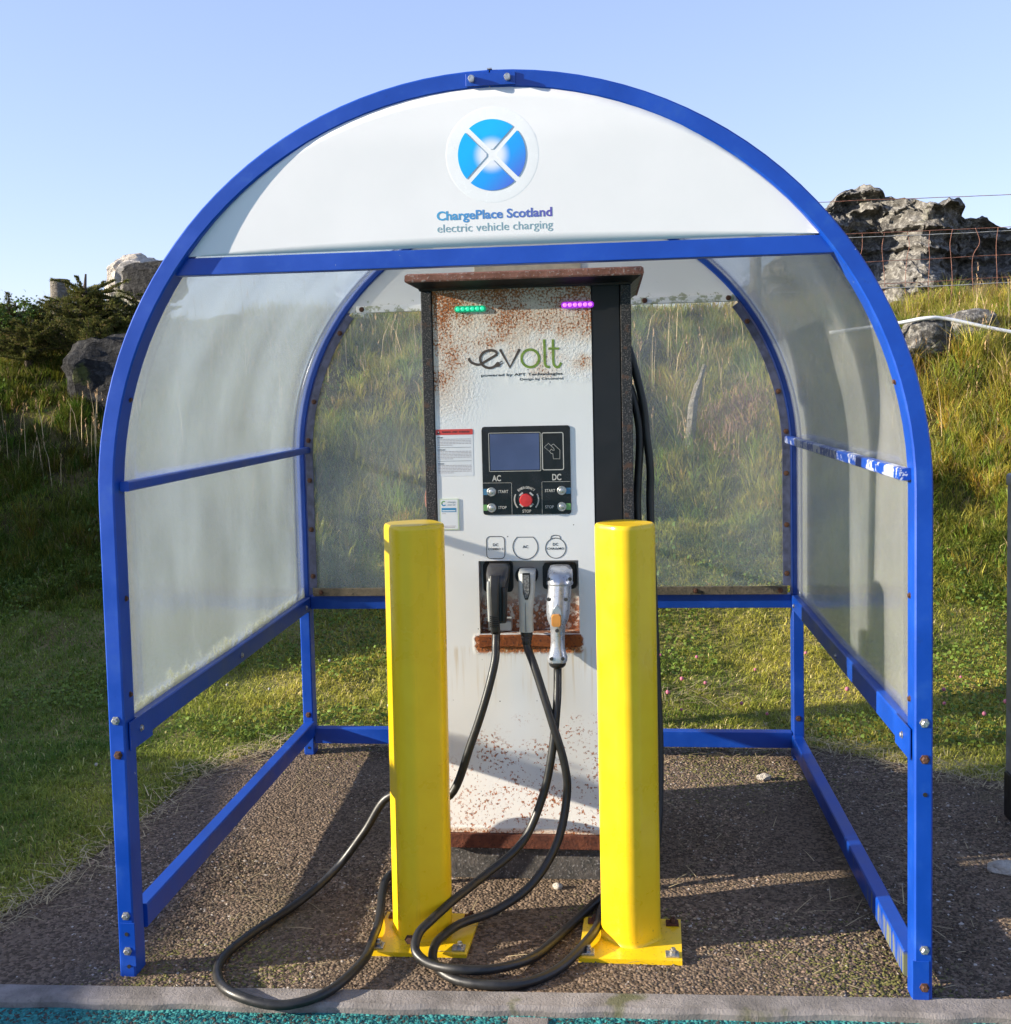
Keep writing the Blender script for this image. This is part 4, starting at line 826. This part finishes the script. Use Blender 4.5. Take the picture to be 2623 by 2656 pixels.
# ------------------------------------------------------------------ vegetation
def blade_mesh(name, mat, base, h, w, az, lean, col, curl=.5, tipcol=1.15, mf=.5):
    """base (n,3); every blade: 2+2+1 vertices, one quad and one triangle"""
    n = len(base); side = np.stack([-np.sin(az), np.cos(az), np.zeros(n)], 1); fw = np.stack([np.cos(az), np.sin(az), np.zeros(n)], 1)
    up = np.array([0, 0, 1.0]); hm = h*.55
    mid = base + up*(hm*np.cos(lean*mf))[:, None] + fw*(hm*np.sin(lean*mf))[:, None]
    tip = mid + up*((h-hm)*np.cos(lean*(1+curl)))[:, None] + fw*((h-hm)*np.sin(lean*(1+curl)))[:, None]
    sw = side*(w/2)[:, None]
    V = np.stack([base-sw, base+sw, mid+sw*.8, mid-sw*.8, tip], 1).reshape(-1, 3)
    me = bpy.data.meshes.new(name); me.vertices.add(5*n); me.vertices.foreach_set('co', V.ravel())
    o5 = np.arange(n)*5; L = np.stack([o5, o5+1, o5+2, o5+3, o5+3, o5+2, o5+4], 1).ravel()
    me.loops.add(7*n); me.loops.foreach_set('vertex_index', L)
    me.polygons.add(2*n); ls = np.stack([np.arange(n)*7, np.arange(n)*7+4], 1).ravel(); me.polygons.foreach_set('loop_start', ls)
    me.update(calc_edges=True)
    a = me.color_attributes.new('col', 'FLOAT_COLOR', 'POINT'); C = np.ones((n, 5, 4)); C[:, :, :3] = col[:, None, :]; C[:, 2:4, :3] *= 1.05; C[:, 4, :3] *= tipcol
    a.data.foreach_set('color', C.ravel()); me.materials.append(MAT[mat]); o = bpy.data.objects.new(name, me); COL.objects.link(o); return o
def scatter(n, y0, y1, power=1.0, spread=.62):
    """random ground points, denser near the camera; wide enough to look round the corner"""
    out = []
    y = y0+(y1-y0)*rng.random(n)**power; d = y+2.83; x = .28+(-.10+ (rng.random(n)*2-1)*spread)*d
    return x, y
# short lawn
x, y = scatter(420000, -.1, 4.9, .95, .66); keep = ~on_pave(x, y) & (y > kerb_y(x)+.03) & (x > -5.5) & (x < 5.5); x, y = x[keep], y[keep]; n = len(x)
tuft = vnoise(x, y, 3.2, 21); fine = vnoise(x, y, 14, 22); dry = vnoise(x, y, 1.6, 23)*.6+vnoise(x, y, 7, 24)*.4
edge = np.clip((y-back_edge(x))/.25, 0, 1); left_green = sstep(-x, 1.3, 2.2)*.55; dry = dry*(1-left_green)  # lawn turns greener and darker towards the left
hh = (.018+.030*rng.random(n))*(.65+.7*tuft+.5*(fine > .62))*(.55+.45*edge)*(1+.6*sstep(y, 3.0, 4.4))
g1 = np.array([.125, .200, .028]); g2 = np.array([.60, .53, .095]); g3 = np.array([.66, .55, .25])
c = g1+(g2-g1)*np.clip(dry*1.2-.1+.4*(rng.random(n)-.5), 0, 1)[:, None]; dr = (rng.random(n) < (.05*(1-left_green)+.35*np.clip(dry-.5, 0, 1)+.3*(1-edge)))[:, None]; c = np.where(dr, g3*(.8+.5*rng.random((n, 1))), c)
c = c*(1-.40*left_green[:, None]*np.array([1.15, .55, .9])); tag(blade_mesh('lawn_grass', 'blade', np.stack([x, y, height(x, y)-.004], 1), hh, .0030+.0026*rng.random(n), rng.random(n)*6.28, .65+1.0*rng.random(n), c*(.75+.5*rng.random((n, 1)))), 'short mown lawn round the tarmac', 'grass', kind='stuff')
# rough bank grass: tussocks whose blades fan out and droop
tx, ty = scatter(6400, 3.6, 7.8, 1.0, .66); k = vnoise(tx, ty, 1.7, 71)+.5*vnoise(tx, ty, 5, 72) > .42; tx, ty = tx[k], ty[k]; nt = len(tx); tz_ = sstep(ty, 3.7, 5.4); per = 62
ts = .5+.9*vnoise(tx, ty, 1.1, 31)*(.5+rng.random(nt)); tdry = np.clip(vnoise(tx, ty, 1.3, 33)*.75+.16+.5*(rng.random(nt)-.5), 0, 1)
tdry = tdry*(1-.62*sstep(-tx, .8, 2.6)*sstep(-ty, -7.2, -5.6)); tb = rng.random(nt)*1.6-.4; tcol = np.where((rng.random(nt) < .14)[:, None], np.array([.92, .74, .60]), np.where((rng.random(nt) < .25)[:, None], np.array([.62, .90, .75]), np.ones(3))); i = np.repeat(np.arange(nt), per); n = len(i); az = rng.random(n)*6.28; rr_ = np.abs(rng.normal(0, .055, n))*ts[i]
x = tx[i]+np.cos(az)*rr_; y = ty[i]+np.sin(az)*rr_; hh = (.06+.15*rng.random(n))*ts[i]*(.55+.75*tz_[i]); ln = .25+.75*rng.random(n)+rr_*5
az = np.where(rng.random(n) < .35, -math.pi/2+rng.normal(0, .7, n), az)
c = g1*.9+(g2-g1*.9)*np.clip(tdry[i]*1.2-.02+.35*(rng.random(n)-.5), 0, 1)[:, None]; dr = (rng.random(n) < (.06+.65*np.clip(tdry[i]-.5, 0, 1)+.10*sstep(y, 5.2, 6.4)))[:, None]; c = np.where(dr, np.array([.60, .44, .22])*(.55+.75*rng.random((n, 1))), c)
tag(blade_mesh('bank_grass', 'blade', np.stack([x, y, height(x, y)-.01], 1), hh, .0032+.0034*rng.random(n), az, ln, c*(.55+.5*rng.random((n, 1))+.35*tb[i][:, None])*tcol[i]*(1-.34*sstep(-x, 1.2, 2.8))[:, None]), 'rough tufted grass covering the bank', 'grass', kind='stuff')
x, y = scatter(110000, 3.6, 7.8, 1.1, .66); n = len(x); c = g1+(g2-g1)*rng.random((n, 1))*.8
tag(blade_mesh('bank_underlayer', 'blade', np.stack([x, y, height(x, y)-.01], 1), .03+.05*rng.random(n), .004+.003*rng.random(n), rng.random(n)*6.28, .5+.8*rng.random(n), c*(.6+.5*rng.random((n, 1)))), 'low grass between the tussocks of the bank', 'grass', kind='stuff')
x, y = scatter(6000, 3.4, 6.6, .9, .62); k = (vnoise(x, y, 2.6, 97) > .66); x, y = x[k], y[k]; n = len(x)
tag(blade_mesh('bank_weeds', 'leaf', np.stack([x, y, height(x, y)+.02+.06*rng.random(n)], 1), .022+.022*rng.random(n), .013+.010*rng.random(n), rng.random(n)*6.28, .7+.7*rng.random(n), np.array([.11, .17, .03])*(.5+.9*rng.random((n, 1)))), 'broad leaved weeds scattered over the bank', 'weeds', kind='stuff')
# tall dry stems with seed heads
x, y = scatter(900, 4.8, 6.5, .7, .62); k = (x > -3.2) & (rng.random(900) < np.where(y > 5.6, 1, .35)*(.25+vnoise(x, y, 1.2, 41))); x, y = x[k], y[k]
ex = np.concatenate([rng.normal(-3.75, .30, 34), rng.normal(3.1, .5, 44), rng.normal(.2, .5, 20)]); ey = np.concatenate([rng.normal(5.1, .15, 34), rng.normal(5.6, .35, 44), rng.normal(5.6, .3, 20)]); x = np.concatenate([x, ex]); y = np.concatenate([y, ey]); n = len(x)
hh = .18+.36*rng.random(n); az = rng.random(n)*6.28; ln = .05+.55*rng.random(n)**1.5; cs = np.array([.52, .40, .23])*(.7+.5*rng.random((n, 1)))
o = blade_mesh('dry_stems', 'straw', np.stack([x, y, height(x, y)-.01], 1), hh, np.full(n, .0052), az, ln, cs, .5); tag(o, 'tall dry grass stems standing above the bank', 'grass', kind='stuff')
tipx = np.stack([x, y, height(x, y)-.01], 1); hm = hh*.55; fw = np.stack([np.cos(az), np.sin(az), np.zeros(n)], 1); up = np.array([0, 0, 1.0])
tp = tipx+up*(hm*np.cos(ln*.5)+(hh-hm)*np.cos(ln*1.5))[:, None]+fw*(hm*np.sin(ln*.5)+(hh-hm)*np.sin(ln*1.5))[:, None]
m = 6; b = np.repeat(tp, m, 0)-np.array([0, 0, 1])*(rng.random(n*m)*.07)[:, None]; o = blade_mesh('seed_heads', 'straw', b, .018+.02*rng.random(n*m), np.full(n*m, .005), rng.random(n*m)*6.28, .4+.5*rng.random(n*m), np.repeat(cs*np.array([1.0, .85, .8]), m, 0)); tag(o, 'feathery seed heads on the dry stems', 'grass', kind='stuff')
# russet dead tuft by the stake
n = 2600; x = rng.normal(1.14, .12, n); y = rng.normal(5.28, .12, n); tag(blade_mesh('dead_grass_tuft', 'straw', np.stack([x, y, height(x, y)+.18*rng.random(n)], 1), .05+.10*rng.random(n), .004+.002*rng.random(n), rng.random(n)*6.28, .5+1.2*rng.random(n), np.array([.36, .21, .14])*(.6+.8*rng.random((n, 1)))), 'russet tuft of dead grass beside the bleached stake', 'grass tuft')
# clover leaves in the lawn
x, y = scatter(26000, 2.0, 4.2, .9, .6); k = ~on_pave(x, y) & (vnoise(x, y, 2.2, 51) > .55) & (x > -5) & (x < 5); x, y = x[k], y[k]; n = len(x)
tag(blade_mesh('clover_leaves', 'leaf', np.stack([x, y, height(x, y)+.015+.03*rng.random(n)], 1), .016+.01*rng.random(n), .013+.006*rng.random(n), rng.random(n)*6.28, 1.0+.5*rng.random(n), np.array([.13, .19, .03])*(.6+.8*rng.random((n, 1)))), 'clover leaves mixed into the lawn', 'clover', kind='stuff')
# dry cuttings along the edge of the tarmac
ex = rng.uniform(-1.9, 3.2, 2300); ey = np.interp(ex, [e[0] for e in EDGE], [e[1] for e in EDGE])+rng.normal(-.02, .06, 2300)
lx = np.interp(rng.random(520), np.linspace(0, 1, 7), [-1.72, -1.567, -1.51, -1.47, -1.443, -1.333, -1.09]); lx2 = lx+rng.normal(.03, .05, 520); ly = np.interp(lx, [e[0] for e in EDGE[3:10]], [e[1] for e in EDGE[3:10]])
hx = np.concatenate([ex, lx2, rng.uniform(-1, 1.6, 170), rng.normal(.62, .14, 120)]); hy = np.concatenate([ey, ly, rng.uniform(.02, 1.9, 170), rng.normal(2.55, .10, 120)]); k = hx > -2.2; hx, hy = hx[k], hy[k]; n = len(hx)
hz = np.where(on_pave(hx, hy), .008, height(hx, hy)+.03)
tag(blade_mesh('straw_cuttings', 'straw', np.stack([hx, hy, hz], 1), .04+.10*rng.random(n)**1.5, .0022+.0018*rng.random(n), rng.random(n)*6.28, 1.38+.12*rng.random(n), np.array([.46, .37, .22])*(.6+.6*rng.random((n, 1))), .05, 1.1, .97), 'dry grass cuttings strewn along the edge of the tarmac', 'straw', kind='stuff')

# clover flowers
fl = G(); fl.lathe([(.002, -.010), (.008, -.006), (.011, .001), (.009, .007), (.004, .011), (.0, .012)], (0, 0, 0), 'Z', 8); me0 = None
pts_r = [(1.35, 2.6), (1.42, 2.75), (1.60, 2.55), (1.72, 2.62), (1.55, 2.35), (1.66, 2.38), (1.78, 2.42), (1.48, 2.20), (1.60, 2.24), (1.84, 2.60), (1.95, 2.75), (1.70, 2.85), (.98, 2.8), (1.15, 2.45), (.55, 2.55), (.62, 2.7), (.45, 2.9), (.52, 3.0), (.75, 2.65), (.85, 2.4), (.70, 2.95), (.38, 2.72), (1.25, 3.0), (1.9, 2.3), (2.05, 2.45), (.95, 2.28), (.58, 2.32), (1.5, 3.05)]
for i, (x, y) in enumerate(pts_r):
    x += random.uniform(-.03, .03); z = float(height(x, y))+.052
    if me0 is None: o = fl.ob('clover_flower', 'clover', None, True); me0 = o.data
    else: o = bpy.data.objects.new('clover_flower', me0); COL.objects.link(o)
    o.location = (x, y, z); o.rotation_euler = (random.uniform(-.4, .4), random.uniform(-.4, .4), 0); s_ = random.uniform(.6, 1.0); o.scale = (s_, s_, s_)
    tag(o, 'pink clover flower head in the sunlit lawn behind the shelter', 'flower', 'pink clover flowers in the lawn')
me1 = None
for i, (x, y) in enumerate([(-1.42, 2.55), (-1.66, 2.62), (-1.95, 2.15), (-.78, 2.35), (-1.2, 2.9), (-1.85, 1.55)]):
    if me1 is None: me1 = me0.copy(); me1.materials.clear(); me1.materials.append(MAT['cloverw'])
    o = bpy.data.objects.new('white_clover_flower', me1); COL.objects.link(o); o.scale = (.7, .7, .7); o.location = (x, y, float(height(x, y))+.05); tag(o, 'white clover flower head in the shaded lawn', 'flower', 'white clover flowers in the lawn')

# spruce bush on the crest
def spruce(c, hgt, spread, label, seed, nb=46):
    rd = random.Random(seed); o = empty('spruce_bush', c, label, 'bush'); base = Vector(c)
    G().tube([base+Vector((0, 0, -.2)), base+Vector((.03, 0, hgt*.4)), base+Vector((.06, .02, hgt*.95))], [.045, .03, .008], 8).ob('trunk', 'bark', o, True)
    P = []; H = []; Wd = []; A = []; L = []; Cc = []
    for i in range(nb):
        t = rd.random(); z0 = .02+.70*t*hgt; a = rd.random()*6.283; ln = spread*(1.05-.70*t)*rd.uniform(.45, 1.1); dr = Vector((math.cos(a), math.sin(a)*.8, rd.uniform(.05, .75)))
        b0 = base+Vector((.05*t, 0, z0)); bend = Vector((rd.uniform(-.06, .06), 0, rd.uniform(-.06, .05)))
        pts = [b0, b0+dr*ln*.5+bend, b0+dr*ln+Vector((0, 0, -.10*ln))]
        G().tube(spline(pts, 3), [.008-.0009*k for k in range(7)], 4).ob('branch', 'bark', o)
        sp_ = spline(pts, 8)
        for k, p in enumerate(sp_[2:]):
            tw = max(.03, .26*ln*(1-.75*k/len(sp_)))
            for s in range(7):
                aa = a+rd.choice((-1, 1))*rd.uniform(.25, 1.0); td = Vector((math.cos(aa), math.sin(aa), rd.uniform(-.35, .45))); l2 = tw*rd.uniform(.4, 1.2); g2_ = rd.uniform(.6, 1.35); brn = rd.random() < .10
                m0 = max(4, int(l2/.010))
                for m_ in range(m0):
                    q = p+td*l2*m_/m0; g_ = g2_*rd.uniform(.8, 1.2)
                    P.append(q[:]); H.append(rd.uniform(.016, .030)); Wd.append(.0060); A.append(aa+rd.choice((-1, 1))*rd.uniform(.3, 1.1)); L.append(rd.uniform(.7, 1.6)); Cc.append((.15*g_, .155*g_, .040*g_) if not brn else (.28*g_, .21*g_, .09*g_))
    f = blade_mesh('foliage', 'needle', np.array(P)-np.array(c), np.array(H), np.array(Wd), np.array(A), np.array(L), np.array(Cc)); f.parent = o
    return o
spruce((-4.12, 6.30, 2.02), .62, .62, 'dark spindly spruce bush on the crest of the bank', 3, 95)
spruce((-4.78, 6.35, 2.02), .40, .56, 'low spreading spruce bush at the edge of the view', 8, 60)
spruce((-3.66, 6.45, 2.02), .42, .56, 'squat spruce bush between the tall spruce and the shelter', 12, 60)
spruce((-4.42, 5.95, 1.84), .40, .52, 'low dense spruce in front of the tall spindly one', 21, 60)
spruce((-3.90, 6.02, 1.90), .34, .48, 'dark spruce clump right above the dark boulder', 31, 50)
# a broad-leaved shrub glowing green beside it
sh = empty('leafy_shrub', (-4.62, 6.15, 2.05), 'small bright green leafy shrub among the spruces', 'bush'); rd = random.Random(5); P = []
for i in range(9):
    a = rd.random()*6.28; e = Vector((-4.62, 6.15, 2.05))+Vector((math.cos(a)*.16, math.sin(a)*.16, rd.uniform(.15, .32))); G().tube([(-4.62, 6.15, 2.0), e[:]], [.006, .003], 5).ob('stem', 'bark', sh)
    for k in range(130): P.append((e.x+rd.gauss(0, .055), e.y+rd.gauss(0, .05), e.z-.04+rd.gauss(0, .05)))
n = len(P); f = blade_mesh('foliage', 'leaf', np.array(P)-np.array((-4.62, 6.15, 2.05)), .02+.015*rng.random(n), .014+.01*rng.random(n), rng.random(n)*6.28, .8+.9*rng.random(n), np.array([.10, .16, .03])*(.6+.8*rng.random((n, 1)))); f.parent = sh

# ------------------------------------------------------------------ loose stone chips in the tarmac surface
def chips(name, x, y, z, s, col, mat='chips'):
    n = len(x); V = np.array([(1, 0, 0), (0, 1, 0), (-1, 0, 0), (0, -1, 0), (0, 0, 1), (.3, -.2, .9)], float)[:5]
    F = np.array([(0, 1, 4), (1, 2, 4), (2, 3, 4), (3, 0, 4)]); a = rng.random(n)*6.28; sx = s*(.7+.8*rng.random(n)); sy = s*(.45+.5*rng.random(n)); sz = s*(.30+.45*rng.random(n))
    jit = 1+.5*(rng.random((n, 5, 3))-.5); Pv = V[None]*np.stack([sx, sy, sz], 1)[:, None, :]*jit; Pv[:, 4, :2] += (rng.random((n, 2))-.5)*s[:, None]*.8
    ca, sa = np.cos(a)[:, None], np.sin(a)[:, None]; X_ = Pv[..., 0]*ca-Pv[..., 1]*sa; Y_ = Pv[..., 0]*sa+Pv[..., 1]*ca; Q = np.stack([X_+x[:, None], Y_+y[:, None], Pv[..., 2]+z[:, None]], -1).reshape(-1, 3)
    me = bpy.data.meshes.new(name); me.vertices.add(5*n); me.vertices.foreach_set('co', Q.ravel()); L = (F[None]+(np.arange(n)*5)[:, None, None]).ravel(); me.loops.add(12*n); me.loops.foreach_set('vertex_index', L)
    me.polygons.add(4*n); me.polygons.foreach_set('loop_start', np.arange(4*n)*3); me.update(calc_edges=True)
    at = me.color_attributes.new('col', 'FLOAT_COLOR', 'POINT'); C = np.ones((n, 5, 4)); C[:, :, :3] = col[:, None, :]; at.data.foreach_set('color', C.ravel()); me.materials.append(MAT[mat]); o = bpy.data.objects.new(name, me); COL.objects.link(o); return o
n = 120000; y = -.1+2.2*rng.random(n)**1.15; x = rng.uniform(-1.9, 2.1, n); k = (y > kerb_y(x)+.005) & on_pave(x, y) & ~((np.abs(y-.58+.03*vnoise(x, y, 5, 95)) < .065) & (x > -.35) & (x < 1.0) & (rng.random(n) < .8)); x, y = x[k], y[k]; n = len(x)
c = np.array([.200, .145, .098])*(.30+1.35*rng.random((n, 1))**1.5)*(1+.12*(rng.random((n, 3))-.5)); c = c*(.50+.95*(vnoise(x, y, 1.7, 91)*.6+vnoise(x, y, 6, 92)*.4))[:, None]; br = rng.random(n) < .035; c[br] = np.array([.42, .37, .32])*(.7+.5*rng.random((br.sum(), 1)))
ms = np.zeros(n)
for mx_, my_, mr_ in ((.85, .16, .20), (.98, .10, .14), (-1.0, .02, .12), (-.72, .10, .16), (.25, .55, .2), (-1.1, 1.9, .3), (.8, 1.75, .28), (0, 1.95, .4)): ms = np.maximum(ms, np.exp(-((x-mx_)**2+(y-my_)**2)/mr_**2))
mo = rng.random(n) < ms*.75*vnoise(x, y, 9, 81)*1.4; c[mo] = np.array([.16, .15, .045])*(.5+.8*rng.random((mo.sum(), 1)))
tag(chips('gravel', x, y, np.full(n, -.001), .0030+.0045*rng.random(n)**1.6, c), 'coarse stone chippings showing in the worn tarmac', 'gravel', kind='stuff')
n = 30000; x = rng.uniform(-2.0, 2.0, n); y = kerb_y(x)-.095-.40*rng.random(n)**1.3; k = ~((x > .0) & (x < .11)); x, y = x[k], y[k]; n = len(x)
c = np.array([.03, .205, .20])*(.35+1.0*rng.random((n, 1))); gy = rng.random(n) < .22; c[gy] = np.array([.055, .05, .045])*(.6+.8*rng.random((gy.sum(), 1)))
tag(chips('painted_gravel', x, y, np.full(n, -.014), .0035+.0045*rng.random(n), c), 'teal painted chippings of the parking bay', 'gravel', kind='stuff')
